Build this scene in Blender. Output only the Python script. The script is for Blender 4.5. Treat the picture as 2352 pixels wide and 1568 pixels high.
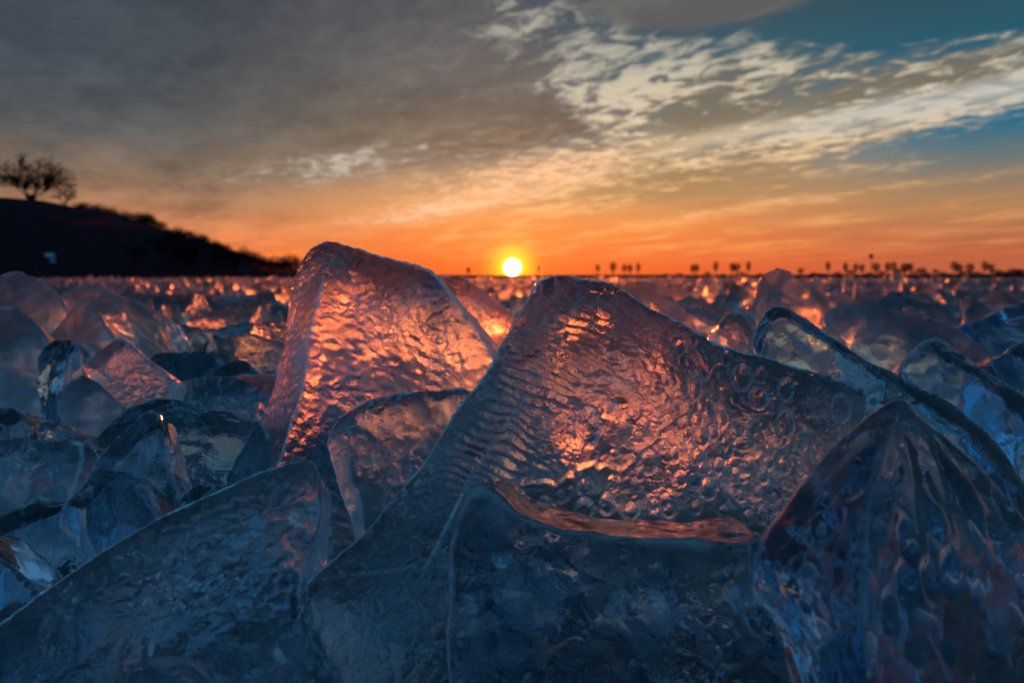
import bpy, bmesh, math, random
import numpy as np
from math import radians as R, atan, sin, cos, pi
from mathutils import Vector, Matrix, geometry

scene = bpy.context.scene
for o in list(bpy.data.objects):
    bpy.data.objects.remove(o, do_unlink=True)
COL = scene.collection

# ------------------------------------------------------------------ camera
CAM_Z = 0.42            # metres above the lake ice
F = 1829.3              # focal length in units of a 2352 px wide frame (28 mm lens)
HX, HY = 1176.0, 640.0  # where the vanishing direction +Y falls
cam_d = bpy.data.cameras.new('camera')
cam = bpy.data.objects.new('camera', cam_d)
COL.objects.link(cam)
cam.location = (0, 0, CAM_Z)
cam.rotation_euler = (R(90), 0, 0)
cam_d.sensor_width = 36
cam_d.lens = 28
cam_d.shift_y = -0.0612
cam_d.clip_start = 0.02
cam_d.clip_end = 9000
cam_d.dof.use_dof = True
cam_d.dof.focus_distance = 0.84
cam_d.dof.aperture_fstop = 6.0
cam_d.dof.aperture_blades = 0
scene.camera = cam

# ------------------------------------------------------------------ render
scene.view_settings.view_transform = 'Standard'
scene.view_settings.look = 'None'
scene.view_settings.gamma = 1.0
scene.view_settings.exposure = 0.0
scene.view_settings.use_curve_mapping = False
scene.render.engine = 'CYCLES'
cy = scene.cycles
cy.max_bounces = 12
cy.transmission_bounces = 12
cy.glossy_bounces = 4
cy.diffuse_bounces = 2
cy.transparent_max_bounces = 8
cy.caustics_reflective = True
cy.caustics_refractive = True
cy.blur_glossy = 0.0
cy.sample_clamp_indirect = 4.0
cy.sample_clamp_direct = 0.0
cy.use_adaptive_sampling = True
cy.adaptive_threshold = 0.03
cy.use_denoising = True
cy.denoiser = 'OPENIMAGEDENOISE'
cy.denoising_input_passes = 'RGB_ALBEDO_NORMAL'
cy.denoising_prefilter = 'ACCURATE'

# ------------------------------------------------------------------ sky
SUN_AZ, SUN_EL = atan(1 / F), atan(26 / F)
world = bpy.data.worlds.new('World')
scene.world = world
world.use_nodes = True
nt = world.node_tree
nt.nodes.clear()


class X:
    """one float socket, with arithmetic that makes math nodes"""
    def __init__(s, sock): s.s = sock
    def __add__(a, b): return mth('ADD', a, b)
    def __radd__(a, b): return mth('ADD', b, a)
    def __sub__(a, b): return mth('SUBTRACT', a, b)
    def __rsub__(a, b): return mth('SUBTRACT', b, a)
    def __mul__(a, b): return mth('MULTIPLY', a, b)
    def __rmul__(a, b): return mth('MULTIPLY', b, a)
    def __truediv__(a, b): return mth('DIVIDE', a, b)
    def __rtruediv__(a, b): return mth('DIVIDE', b, a)
    def __neg__(a): return mth('MULTIPLY', a, -1.0)


TREE = [nt]


def put(sock, v):
    if isinstance(v, X):
        TREE[0].links.new(v.s, sock)
    elif hasattr(v, 'is_output'):
        TREE[0].links.new(v, sock)
    else:
        sock.default_value = v


def mth(op, *args):
    n = TREE[0].nodes.new('ShaderNodeMath')
    n.operation = op
    for i, a in enumerate(args):
        put(n.inputs[i], a)
    return X(n.outputs[0])


def smooth(e0, e1, x):
    n = TREE[0].nodes.new('ShaderNodeMapRange')
    n.interpolation_type = 'SMOOTHSTEP'
    put(n.inputs['Value'], x)
    if e0 <= e1:
        n.inputs['From Min'].default_value, n.inputs['From Max'].default_value = e0, e1
        n.inputs['To Min'].default_value, n.inputs['To Max'].default_value = 0, 1
    else:
        n.inputs['From Min'].default_value, n.inputs['From Max'].default_value = e1, e0
        n.inputs['To Min'].default_value, n.inputs['To Max'].default_value = 1, 0
    return X(n.outputs['Result'])


def clamp01(x):
    n = TREE[0].nodes.new('ShaderNodeClamp')
    put(n.inputs[0], x)
    return X(n.outputs[0])


def vec(x, y, z=0.0):
    n = TREE[0].nodes.new('ShaderNodeCombineXYZ')
    put(n.inputs[0], x); put(n.inputs[1], y); put(n.inputs[2], z)
    return n.outputs[0]


def noise(v, scale, detail=4.0, rough=0.55, dist=0.0):
    n = TREE[0].nodes.new('ShaderNodeTexNoise')
    put(n.inputs['Vector'], v)
    n.inputs['Scale'].default_value = scale
    n.inputs['Detail'].default_value = detail
    n.inputs['Roughness'].default_value = rough
    n.inputs['Distortion'].default_value = dist
    return X(n.outputs['Fac'])


def ramp(x, stops):
    n = TREE[0].nodes.new('ShaderNodeValToRGB')
    put(n.inputs[0], x)
    el = n.color_ramp.elements
    while len(el) > 1:
        el.remove(el[-1])
    el[0].position, el[0].color = stops[0][0], (*stops[0][1], 1)
    for p, c in stops[1:]:
        e = el.new(p)
        e.color = (*c, 1)
    return n.outputs[0]


def mix(f, a, b, blend='MIX'):
    n = TREE[0].nodes.new('ShaderNodeMix')
    n.data_type = 'RGBA'
    n.blend_type = blend
    n.clamp_factor = True
    put(n.inputs[0], f)
    for i, v in ((6, a), (7, b)):
        if isinstance(v, tuple):
            n.inputs[i].default_value = (*v, 1)
        else:
            put(n.inputs[i], v)
    return n.outputs[2]


tc = nt.nodes.new('ShaderNodeTexCoord')
sp = nt.nodes.new('ShaderNodeSeparateXYZ')
nt.links.new(tc.outputs['Generated'], sp.inputs[0])
dx, dy, dz = X(sp.outputs[0]), X(sp.outputs[1]), X(sp.outputs[2])
U = mth('ARCTAN2', dx, dy) * F          # azimuth from north, scaled
hor = mth('SQRT', dx * dx + dy * dy)
W = mth('ARCTAN2', dz, hor) * F         # elevation, same scale
Wp = mth('MAXIMUM', W, 0.0)


def uw(px, py):
    a = atan((px - HX) / F)
    return a * F, atan((HY - py) / F * cos(a)) * F


def line(p, q):
    """distance above the line p-q (in azimuth / elevation)"""
    (x0, y0), (x1, y1) = uw(*p), uw(*q)
    l = math.hypot(x1 - x0, y1 - y0)
    nx, ny = -(y1 - y0) / l, (x1 - x0) / l
    return U * nx + W * ny - (x0 * nx + y0 * ny)


def blob(px, py, rx, ry, ang=0.0):
    x0, y0 = uw(px, py)
    c, s = cos(R(ang)), sin(R(ang))
    a = (U * c + W * s - (x0 * c + y0 * s)) / rx
    b = (W * c - U * s - (y0 * c - x0 * s)) / ry
    return mth('EXPONENT', -(a * a + b * b))


# flat cloud layer seen in perspective, streaks running from the left of the sun
zz = mth('MAXIMUM', dz, 0.0) + 0.045
cx_, cy_ = dx / zz, dy / zz
ST = R(-24)
al = (cx_ * sin(ST) + cy_ * cos(ST)) * 0.55
ac = cx_ * cos(ST) - cy_ * sin(ST)
CP = vec(al, ac, 0.0)
n_mid = noise(CP, 2.1, 5, 0.58, 0.3)
n_fine = noise(vec(al * 1.15 + 7.3, ac, 2.0), 9.0, 5, 0.62, 0.6)
n_soft = noise(vec(al * 0.6 + 3.1, ac, 5.0), 0.9, 4, 0.5)

T = 700.0
def rw(stops): return ramp(Wp / T, [(w / T, c) for w, c in stops])
near_c = rw([(0, (1.0, .135, .03)), (45, (1.0, .185, .04)), (110, (1.0, .28, .07)), (170, (.88, .38, .14)), (240, (.60, .40, .24)),
             (320, (.22, .30, .32)), (420, (.045, .15, .21)), (560, (.045, .095, .125)), (700, (.04, .08, .105))])
right_c = rw([(0, (.62, .145, .065)), (50, (.56, .135, .06)), (100, (.50, .18, .085)), (160, (.40, .23, .12)), (230, (.19, .21, .19)),
              (300, (.03, .17, .26)), (380, (.0, .16, .32)), (480, (.022, .11, .155)), (600, (.034, .078, .10)), (700, (.036, .07, .09))])
left_c = rw([(0, (1.0, .20, .05)), (50, (.90, .22, .06)), (110, (.66, .235, .10)), (170, (.38, .20, .115)), (230, (.215, .155, .115)), (300, (.115, .118, .12)),
             (420, (.075, .094, .112)), (700, (.055, .073, .093))])
back_c = rw([(0, (.12, .16, .26)), (120, (.10, .22, .38)), (300, (.075, .255, .43)), (700, (.06, .24, .41))])
clear = mix(smooth(250, 1000, U), near_c, right_c)
clear = mix(smooth(-150, -900, U), clear, left_c)

nish = nt.nodes.new('ShaderNodeTexSky')
nish.sky_type = 'NISHITA'
nish.sun_disc = False
nish.sun_elevation = SUN_EL
nish.sun_rotation = SUN_AZ
nish.altitude = 200
nish.air_density = 1.6
nish.dust_density = 2.5
nish.ozone_density = 4.0
nsc = nt.nodes.new('ShaderNodeVectorMath')
nsc.operation = 'SCALE'
nt.links.new(nish.outputs[0], nsc.inputs[0])
nsc.inputs['Scale'].default_value = 0.12
clear = mix(0.12, clear, nsc.outputs[0])

# grey-brown deck over the left half
deck_c = rw([(0, (1.0, .20, .05)), (60, (.98, .25, .07)), (110, (.82, .30, .11)), (160, (.50, .255, .13)), (220, (.315, .195, .115)), (290, (.205, .155, .11)),
             (360, (.155, .130, .105)), (460, (.122, .118, .115)), (560, (.098, .100, .112)), (700, (.088, .092, .105))])
deck_c = mix(smooth(-250, -900, U), deck_c, left_c)
tone = smooth(0.30, 0.72, n_soft * 0.45 + n_mid * 0.35 + n_fine * 0.20)
deck_c = mix(1.0, deck_c, ramp(tone, [(0, (.58, .61, .66)), (.5, (1, 1, 1)), (1, (1.42, 1.37, 1.30))]), 'MULTIPLY')
d_right = line((1235, 60), (1490, 330))           # positive = right / above the line
d_low = line((620, 470), (1480, 330))
deck = smooth(120, -120, d_right + (n_mid - 0.5) * 300 + (n_fine - 0.5) * 160) * smooth(-70, 70, d_low + (n_mid - 0.5) * 170)
deck_left = smooth(-250, -700, U)
deck = mth('MAXIMUM', deck, deck_left)

# thin bright altocumulus from the centre to the right
lit_c = rw([(0, (1.0, .26, .06)), (50, (1.0, .33, .09)), (120, (1.0, .43, .14)), (190, (.90, .50, .22)), (270, (.84, .58, .34)), (360, (.74, .60, .42)),
            (460, (.55, .50, .38)), (580, (.45, .42, .34)), (700, (.40, .38, .32))])
shade_c = rw([(0, (1.0, .21, .05)), (60, (.95, .25, .06)), (120, (.74, .29, .09)), (190, (.46, .26, .11)), (270, (.30, .215, .125)), (360, (.20, .175, .125)),
              (460, (.155, .15, .125)), (580, (.125, .125, .12)), (700, (.11, .11, .11))])
dim = smooth(350, 1050, U)
lit_c = mix(dim * 0.45 * smooth(330, 120, W), lit_c, right_c)
shade_c = mix(dim * 0.6 * smooth(330, 120, W), shade_c, right_c)
n_low = noise(vec(al * 0.5 + 1.7, ac * 1.0, 4.0), 1.5, 6, 0.58, 0.4)
hiw = smooth(120, 330, W) * 0.75 + 0.25
cover = (n_fine * 0.62 * hiw + n_mid * 0.38 + n_low * 0.62 * (1.0 - hiw)
         + blob(1560, 170, 330, 150, -4) * 0.11 + blob(1950, 200, 420, 90, 4) * 0.16 + blob(1950, 330, 520, 50, 9) * 0.10 + blob(1500, 420, 420, 90, 6) * 0.13 + blob(2300, 140, 300, 60, 14) * 0.18 + blob(2250, 455, 330, 60, 6) * 0.08
         - blob(2230, 290, 330, 28, 8) * 0.17 - blob(2320, 335, 260, 36, 3) * 0.17 - blob(1960, 25, 330, 50, -4) * 0.30 - blob(2360, -10, 380, 80, 8) * 0.26)
cover = cover + smooth(200, 60, W) * 0.02
alpha = smooth(0.43, 0.69, cover)
alpha = alpha * smooth(1500, 900, U) * smooth(-500, -100, U) * smooth(20, 75, W) * smooth(2300, 1500, W)
lum = ((n_fine - 0.5) * hiw + (n_low - 0.5) * (1.0 - hiw)) * 3.6 + (noise(vec(al * 1.2, ac, 9.0), 2.1, 4, 0.5) - 0.5) * 2.0 + 0.52 \
    - blob(1930, 170, 230, 62, 4) * 0.6 - blob(1640, 290, 160, 40, 8) * 0.6 - blob(1640, 435, 250, 38, 4) * 0.75 - blob(2200, 455, 280, 50, 5) * 0.7 \
    + blob(1480, 120, 240, 80, -4) * 0.15
band_c = mix(smooth(0.12, 0.88, lum), shade_c, lit_c)
sky = mix(deck, clear, deck_c)
sky = mix(alpha * smooth(0.0, 0.5, 1.0 - deck * 0.92), sky, band_c)
# long pale bar over the blue gap
bar_d = line((1420, 352), (2352, 196)) + (n_mid - 0.5) * 90 + (n_fine - 0.5) * 40
bar = mth('EXPONENT', -(bar_d * bar_d) / 620.0) * smooth(190, 420, U)
sky = mix(bar * (n_fine * 0.9 + 0.22), sky, mix(smooth(250, 900, U), (.86, .64, .38), (.52, .54, .52)))
# gaps in the deck where the light comes through
gapn = smooth(0.44, 0.64, n_fine * 0.6 + n_mid * 0.4)
g1 = blob(760, 383, 190, 26, 9) + blob(900, 352, 130, 16, 10) * 0.8
sky = mix(clamp01(g1 * (0.35 + gapn * 1.1)) * 0.9, sky, mix(gapn, (.30, .25, .21), (.62, .52, .43)))
g2 = blob(1120, 455, 260, 24, 11) + blob(1230, 395, 160, 28, 10) + blob(990, 482, 150, 14, 10)
sky = mix(clamp01(g2 * (0.25 + gapn * 1.1)) * 0.9, sky, (1.0, .58, .33))
# grey cloud at the top
g3 = blob(1590, 2, 170, 44, 4) + blob(1720, -20, 160, 44, 6) + blob(1420, -10, 220, 50, 3) * .6 + blob(1650, 50, 260, 40, 3) * .35
sky = mix(smooth(0.22, 0.62, g3 * 0.75 + (n_fine - 0.5) * 0.55), sky, mix(smooth(.35, .62, n_mid), (.105, .11, .112), (.19, .18, .16)))
# the sun low over the far shore
sdir = Vector((sin(SUN_AZ) * cos(SUN_EL), cos(SUN_AZ) * cos(SUN_EL), sin(SUN_EL)))
dot = dx * sdir.x + dy * sdir.y + dz * sdir.z
ang = mth('ARCCOSINE', mth('MINIMUM', dot, 1.0)) * F
halo = mth('EXPONENT', -(ang / 170.0)) * 0.34
sky = mix(halo, sky, (1.0, .26, .0), 'ADD')
halo2 = mth('EXPONENT', -(ang * ang) / 1500.0) * 1.0
sky = mix(halo2, sky, (1.6, .95, .0), 'ADD')
behind = smooth(0.25, -0.45, dy)
sky = mix(behind, sky, back_c)
hi = smooth(1100, 2400, W)
sky = mix(hi, sky, mix(behind, (.055, .18, .30), (.06, .24, .41)))
disc = smooth(20.5, 15.5, ang)
vm = nt.nodes.new('ShaderNodeVectorMath'); vm.operation = 'SCALE'
nt.links.new(sky, vm.inputs[0]); vm.inputs['Scale'].default_value = 10.0
sky10 = mix(disc, vm.outputs[0], (220.0, 150.0, 70.0))
bg = nt.nodes.new('ShaderNodeBackground')
bg.inputs['Strength'].default_value = 0.1
out = nt.nodes.new('ShaderNodeOutputWorld')
nt.links.new(sky10, bg.inputs[0])
nt.links.new(bg.outputs[0], out.inputs[0])
world.cycles.sampling_method = 'MANUAL'
world.cycles.sample_map_resolution = 2048

# ------------------------------------------------------------------ sun lamp
sun_d = bpy.data.lights.new('sun', 'SUN')
sun_d.energy = 3.0
sun_d.angle = R(0.6)
sun_d.color = (1.0, 0.125, 0.022)
sun = bpy.data.objects.new('sun', sun_d)
COL.objects.link(sun)
lamp_dir = Vector((sin(SUN_AZ) * cos(SUN_EL + R(1.0)), cos(SUN_AZ) * cos(SUN_EL + R(1.0)), sin(SUN_EL + R(1.0))))
sun.rotation_euler = lamp_dir.to_track_quat('Z', 'Y').to_euler()
sun.location = (0, 30, 10)

# ------------------------------------------------------------------ materials
def new_mat(name):
    m = bpy.data.materials.new(name)
    m.use_nodes = True
    m.node_tree.nodes.clear()
    TREE[0] = m.node_tree
    return m


def out_surface(m, sh):
    o = m.node_tree.nodes.new('ShaderNodeOutputMaterial')
    m.node_tree.links.new(sh, o.inputs['Surface'])


def node(kind, **kw):
    n = TREE[0].nodes.new(kind)
    for k, v in kw.items():
        put(n.inputs[k.replace('_', ' ')], v)
    return n


def obj_coords():
    return TREE[0].nodes.new('ShaderNodeTexCoord').outputs['Object']


def voronoi(v, scale, feature='F1', rnd=1.0):
    n = TREE[0].nodes.new('ShaderNodeTexVoronoi')
    n.feature = feature
    put(n.inputs['Vector'], v)
    n.inputs['Scale'].default_value = scale
    n.inputs['Randomness'].default_value = rnd
    return X(n.outputs['Distance'])


def mapping(v, scale, rot=(0, 0, 0)):
    n = TREE[0].nodes.new('ShaderNodeMapping')
    n.inputs['Scale'].default_value = scale
    n.inputs['Rotation'].default_value = rot
    put(n.inputs['Vector'], v)
    return n.outputs[0]


def ice_mat(name, tint=(.80, .92, .97), rough=.02, rough_max=.16, frost=.10, frost_scale=6.0, bump=.25, bump_scale=60.0, streak=None, dist=.012, frost_col=(.72, .84, .92), absorb=0.0,
            absorb_col=(.10, .60, .86), weather=None, clear=0.0, grain=0.0, specks=0.0):
    """clear ice: refraction with a rippled skin, cloudy inclusions that scatter the light; 'weather' = roughness range and
    cloudiness of the faces that thawed and froze again (mesh attribute weathered)"""
    m = new_mat(name)
    co = obj_coords()
    if streak:
        cs = mapping(co, streak[0], streak[1])
    else:
        cs = co
    fine = noise(cs, bump_scale, 3, 0.6, 0.4)
    cell = voronoi(cs, bump_scale * 0.75)
    big = noise(co, frost_scale * 1.6, 1, 0.5)
    amp = smooth(0.36, 0.64, big)
    h = (fine * 0.6 + cell * 0.5) * (amp * 0.94 + 0.06)
    if grain:
        h = h + voronoi(cs, bump_scale * 2.4) * (grain * (smooth(0.40, 0.60, noise(co, frost_scale * 2.3, 1, 0.5)) * .9 + .1))
    b = node('ShaderNodeBump', Strength=bump, Distance=dist, Height=h)
    cl = noise(co, frost_scale, 4, 0.62, 0.6)
    rgh = smooth(0.42, 0.75, cl) * (rough_max - rough) + rough
    fro = smooth(0.44, 0.70, cl) * frost
    if specks:        # glints of refracted sky, painted as white specks on the pebbled skin
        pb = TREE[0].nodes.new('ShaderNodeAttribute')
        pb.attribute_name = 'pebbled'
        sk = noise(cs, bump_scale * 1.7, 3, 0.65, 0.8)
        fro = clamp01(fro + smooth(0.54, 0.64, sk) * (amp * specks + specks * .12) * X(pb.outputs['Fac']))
    if weather:
        at = TREE[0].nodes.new('ShaderNodeAttribute')
        at.attribute_name = 'weathered'
        w = X(at.outputs['Fac'])
        rgh = rgh * (1.0 - w) + w * (smooth(0.35, 0.75, cl) * (weather[1] - weather[0]) + weather[0])
        fro = fro * (1.0 - w) + w * (smooth(0.30, 0.72, cl) * weather[2])
    ra = TREE[0].nodes.new('ShaderNodeAttribute')      # sky reflections along the arrises, painted as a thin white line
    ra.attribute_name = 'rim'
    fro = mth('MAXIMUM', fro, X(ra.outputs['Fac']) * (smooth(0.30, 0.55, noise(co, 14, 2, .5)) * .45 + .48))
    pr = node('ShaderNodeBsdfPrincipled', Base_Color=(*tint, 1), IOR=1.31, Roughness=rgh)
    pr.inputs['Transmission Weight'].default_value = 1.0
    TREE[0].links.new(b.outputs[0], pr.inputs['Normal'])
    tr = node('ShaderNodeBsdfTranslucent', Color=(*frost_col, 1))
    df = node('ShaderNodeBsdfDiffuse', Color=(*frost_col, 1))
    TREE[0].links.new(b.outputs[0], tr.inputs['Normal'])
    TREE[0].links.new(b.outputs[0], df.inputs['Normal'])
    fm = node('ShaderNodeMixShader', Fac=(0.85 - w * 0.5) if weather else (0.8 if specks else 0.4))
    TREE[0].links.new(tr.outputs[0], fm.inputs[1]); TREE[0].links.new(df.outputs[0], fm.inputs[2])
    mx = node('ShaderNodeMixShader', Fac=fro)
    TREE[0].links.new(pr.outputs[0], mx.inputs[1]); TREE[0].links.new(fm.outputs[0], mx.inputs[2])
    last = mx.outputs[0]
    if clear:
        tp = node('ShaderNodeBsdfTransparent', Color=(*tint, 1))
        m2 = node('ShaderNodeMixShader', Fac=clear)
        TREE[0].links.new(last, m2.inputs[1]); TREE[0].links.new(tp.outputs[0], m2.inputs[2])
        last = m2.outputs[0]
    out_surface(m, last)
    if absorb:
        va = node('ShaderNodeVolumeAbsorption', Color=(*absorb_col, 1), Density=absorb)
        mo = [n for n in m.node_tree.nodes if n.type == 'OUTPUT_MATERIAL'][0]
        TREE[0].links.new(va.outputs[0], mo.inputs['Volume'])
    return m


M_HERO = ice_mat('ice_pebbled', absorb=1.4, tint=(.94, .97, .99), rough=.275, rough_max=.30, frost=.03, frost_scale=12, bump=1.0, bump_scale=105, dist=.013, grain=.09, specks=.38, weather=(.10, .26, .06))
M_WEDGE = ice_mat('ice_pebbled_blue', absorb=2.8, tint=(.93, .97, .99), rough=.275, rough_max=.30, frost=.03, frost_scale=12, bump=1.0, bump_scale=85, dist=.017, grain=.07, specks=.62, weather=(.0, .05, .04))
M_FROST = ice_mat('ice_cloudy', absorb=2.2, tint=(.93, .95, .97), rough=.275, rough_max=.33, frost=.32, bump=1.0, bump_scale=110, dist=.010, grain=.08, frost_col=(.78, .80, .86), weather=(.16, .38, .05))
M_CLEAR = ice_mat('ice_clear', absorb=3.2, tint=(.80, .94, 1.0), rough=.0, rough_max=.04, frost=.06, frost_scale=11, bump=.5, bump_scale=50)
M_BEAD = ice_mat('ice_beaded', absorb=2.2, tint=(.80, .94, 1.0), rough=.275, rough_max=.29, frost=.05, frost_scale=11, bump=.9, bump_scale=70, dist=.010, specks=.6)
M_DARK = ice_mat('ice_dark_blue', absorb=4.5, tint=(.70, .88, .95), rough=.0, rough_max=.04, frost=.03, bump=.3, bump_scale=30, frost_col=(.30, .52, .72))
M_FLOW = ice_mat('ice_flowing', absorb=4.5, tint=(.80, .94, 1.0), rough=.0, rough_max=.03, frost=.09, frost_scale=9, bump=.30, bump_scale=14, streak=((1.7, 1.7, .8), (0, .25, 0)), dist=.014)
M_FIELD = ice_mat('ice_field', tint=(.66, .87, .97), rough=.275, rough_max=.36, frost=.10, frost_scale=9, bump=.8, bump_scale=40, dist=.010, frost_col=(.52, .70, .86), clear=.15)
M_FAR = ice_mat('ice_far', tint=(.70, .86, .94), rough=.42, rough_max=.6, frost=.32, frost_scale=1.5, bump=.6, bump_scale=9, dist=.03, frost_col=(.78, .80, .86), clear=.25)

# white sheets of healed cracks inside the ice
M_CRACK = new_mat('healed_crack')
kco = obj_coords()
kn = noise(kco, 38, 5, .65, 1.0)
kd = node('ShaderNodeBsdfDiffuse', Color=(.75, .82, .90, 1))
kg = node('ShaderNodeBsdfGlossy', Color=(.9, .95, 1, 1), Roughness=.12)
kb = node('ShaderNodeBump', Strength=.8, Distance=.01, Height=kn)
TREE[0].links.new(kb.outputs[0], kg.inputs['Normal'])
k1 = node('ShaderNodeMixShader', Fac=.5)
TREE[0].links.new(kd.outputs[0], k1.inputs[1]); TREE[0].links.new(kg.outputs[0], k1.inputs[2])
kt = node('ShaderNodeBsdfTransparent')
k2 = node('ShaderNodeMixShader', Fac=smooth(.40, .66, kn) * .8)
TREE[0].links.new(kt.outputs[0], k2.inputs[1]); TREE[0].links.new(k1.outputs[0], k2.inputs[2])
out_surface(M_CRACK, k2.outputs[0])

# air trapped in the ice: refracts the other way
M_BUBBLE = new_mat('air_bubble')
bco = obj_coords()
bb = node('ShaderNodeBump', Strength=.35, Distance=.004, Height=noise(bco, 2.2, 4, .6))
gl = node('ShaderNodeBsdfGlass', Color=(.95, .98, 1, 1), Roughness=0.0, IOR=1 / 1.31)
TREE[0].links.new(bb.outputs[0], gl.inputs['Normal'])
out_surface(M_BUBBLE, gl.outputs[0])

# lake ice under everything
M_LAKE = new_mat('lake_ice')
lco = obj_coords()
snowy = smooth(0.52, 0.70, noise(lco, 1.3, 6, .6, .5))
lcol = mix(snowy, (.006, .016, .026), (.10, .14, .18))
lb = node('ShaderNodeBump', Strength=.6, Distance=.05, Height=noise(lco, 9, 6, .6))
lp = node('ShaderNodeBsdfPrincipled', Base_Color=lcol, Roughness=snowy * .5 + .12, IOR=1.31)
TREE[0].links.new(lb.outputs[0], lp.inputs['Normal'])
out_surface(M_LAKE, lp.outputs[0])


def plain(name, col, rough=.8, var=.35, scale=8.0, bump=.3, spec=.02):
    m = new_mat(name)
    co = obj_coords()
    n = noise(co, scale, 5, .6)
    c = mix(n, tuple(x * (1 - var) for x in col), tuple(min(1, x * (1 + var)) for x in col))
    b = node('ShaderNodeBump', Strength=bump, Distance=.05, Height=n)
    p = node('ShaderNodeBsdfPrincipled', Base_Color=c, Roughness=rough)
    p.inputs['Specular IOR Level'].default_value = spec
    TREE[0].links.new(b.outputs[0], p.inputs['Normal'])
    out_surface(m, p.outputs[0])
    return m


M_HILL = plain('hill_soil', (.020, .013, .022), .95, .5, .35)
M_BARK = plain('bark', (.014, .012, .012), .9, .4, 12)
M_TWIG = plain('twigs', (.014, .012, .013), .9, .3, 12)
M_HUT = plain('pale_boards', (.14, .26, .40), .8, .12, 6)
M_ROOF = plain('snowy_roof', (.34, .42, .52), .8, .15, 4)
M_DOOR = plain('dark_boards', (.03, .04, .05), .8, .15, 4)
M_STEEL = plain('steel', (.10, .10, .11), .6, .15, 4)


# ------------------------------------------------------------------ helpers
def link(o, label=None, cat=None, group=None, kind=None, parent=None):
    if o.name not in COL.objects:
        COL.objects.link(o)
    if parent is not None:
        o.parent = parent
    for k, v in (('label', label), ('category', cat), ('group', group), ('kind', kind)):
        if v:
            o[k] = v
    return o


def mesh_obj(name, me, mat, parent=None, **kw):
    o = bpy.data.objects.new(name, me)
    if mat and not me.materials:
        me.materials.append(mat)
    return link(o, parent=parent, **kw)


def me_from(name, verts, faces, smooth_=True):
    me = bpy.data.meshes.new(name)
    me.from_pydata([tuple(v) for v in verts], [], faces)
    me.update()
    if smooth_:
        me.polygons.foreach_set('use_smooth', [True] * len(me.polygons))
    return me


def _hash(ix, iy, iz, seed):
    h = (ix.astype(np.int64) * 73856093) ^ (iy.astype(np.int64) * 19349663) ^ (iz.astype(np.int64) * 83492791) ^ (seed * 2654435761)
    h = (h ^ (h >> 13)) * 1274126177
    h = h & 0x7fffffff
    h = (h ^ (h >> 16)) * 1911520717
    return ((h & 0x7fffffff) % 1000003) / 1000003.0


def vnoise(p, seed=1):
    """smooth value noise, 0..1"""
    i = np.floor(p).astype(np.int64)
    f = p - i
    f = f * f * f * (f * (f * 6 - 15) + 10)
    r = 0
    for a in (0, 1):
        wx = f[:, 0] if a else 1 - f[:, 0]
        for b in (0, 1):
            wy = f[:, 1] if b else 1 - f[:, 1]
            for c in (0, 1):
                wz = f[:, 2] if c else 1 - f[:, 2]
                r = r + wx * wy * wz * _hash(i[:, 0] + a, i[:, 1] + b, i[:, 2] + c, seed)
    return r


def fbm(p, octv=4, seed=1, gain=.5):
    r, a, t = 0, 1.0, 0
    for k in range(octv):
        r = r + a * vnoise(p * 2.03 ** k, seed + k)
        t += a
        a *= gain
    return r / t


def worley(p, seed=1):
    i = np.floor(p).astype(np.int64)
    f1 = np.full(len(p), 9.0)
    f2 = np.full(len(p), 9.0)
    for a in (-1, 0, 1):
        for b in (-1, 0, 1):
            for c in (-1, 0, 1):
                x, y, z = i[:, 0] + a, i[:, 1] + b, i[:, 2] + c
                q = np.stack([x + _hash(x, y, z, seed), y + _hash(x, y, z, seed + 11), z + _hash(x, y, z, seed + 23)], 1)
                d = np.sqrt(((q - p) ** 2).sum(1))
                n = d < f1
                f2 = np.where(n, f1, np.minimum(f2, d))
                f1 = np.where(n, d, f1)
    return f1, f2


def sstep(a, b, x):
    t = np.clip((x - a) / (b - a), 0, 1)
    return t * t * (3 - 2 * t)


def seg_dist(px, py, pts):
    """distance to a polyline in photo units, and position along it"""
    best = np.full(len(px), 1e9)
    for (x0, y0), (x1, y1) in zip(pts[:-1], pts[1:]):
        l2 = (x1 - x0) ** 2 + (y1 - y0) ** 2
        t = np.clip(((px - x0) * (x1 - x0) + (py - y0) * (y1 - y0)) / l2, 0, 1)
        best = np.minimum(best, np.hypot(px - x0 - t * (x1 - x0), py - y0 - t * (y1 - y0)))
    return best


def ray(px, py, Y):
    return Vector(((px - HX) / F * Y, Y, CAM_Z + (HY - py) / F * Y))


def remesh(verts, faces, voxel, smooth_it):
    me = bpy.data.meshes.new('tmp')
    me.from_pydata([tuple(v) for v in verts], [], faces)
    bm = bmesh.new()
    bm.from_mesh(me)
    bmesh.ops.triangulate(bm, faces=bm.faces[:])
    bmesh.ops.recalc_face_normals(bm, faces=bm.faces[:])
    bm.to_mesh(me)
    bm.free()
    o = bpy.data.objects.new('tmp', me)
    COL.objects.link(o)
    r = o.modifiers.new('r', 'REMESH')
    r.mode = 'VOXEL'
    r.voxel_size = voxel
    s = o.modifiers.new('s', 'SMOOTH')
    s.factor = .5
    s.iterations = smooth_it
    dg = bpy.context.evaluated_depsgraph_get()
    dg.update()
    res = bpy.data.meshes.new_from_object(o.evaluated_get(dg))
    bpy.data.objects.remove(o)
    bpy.data.meshes.remove(me)
    return res


def get_np(me):
    n = len(me.vertices)
    co = np.empty(n * 3)
    me.vertices.foreach_get('co', co)
    no = np.empty(n * 3)
    me.vertices.foreach_get('normal', no)
    return co.reshape(-1, 3), no.reshape(-1, 3)


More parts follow.
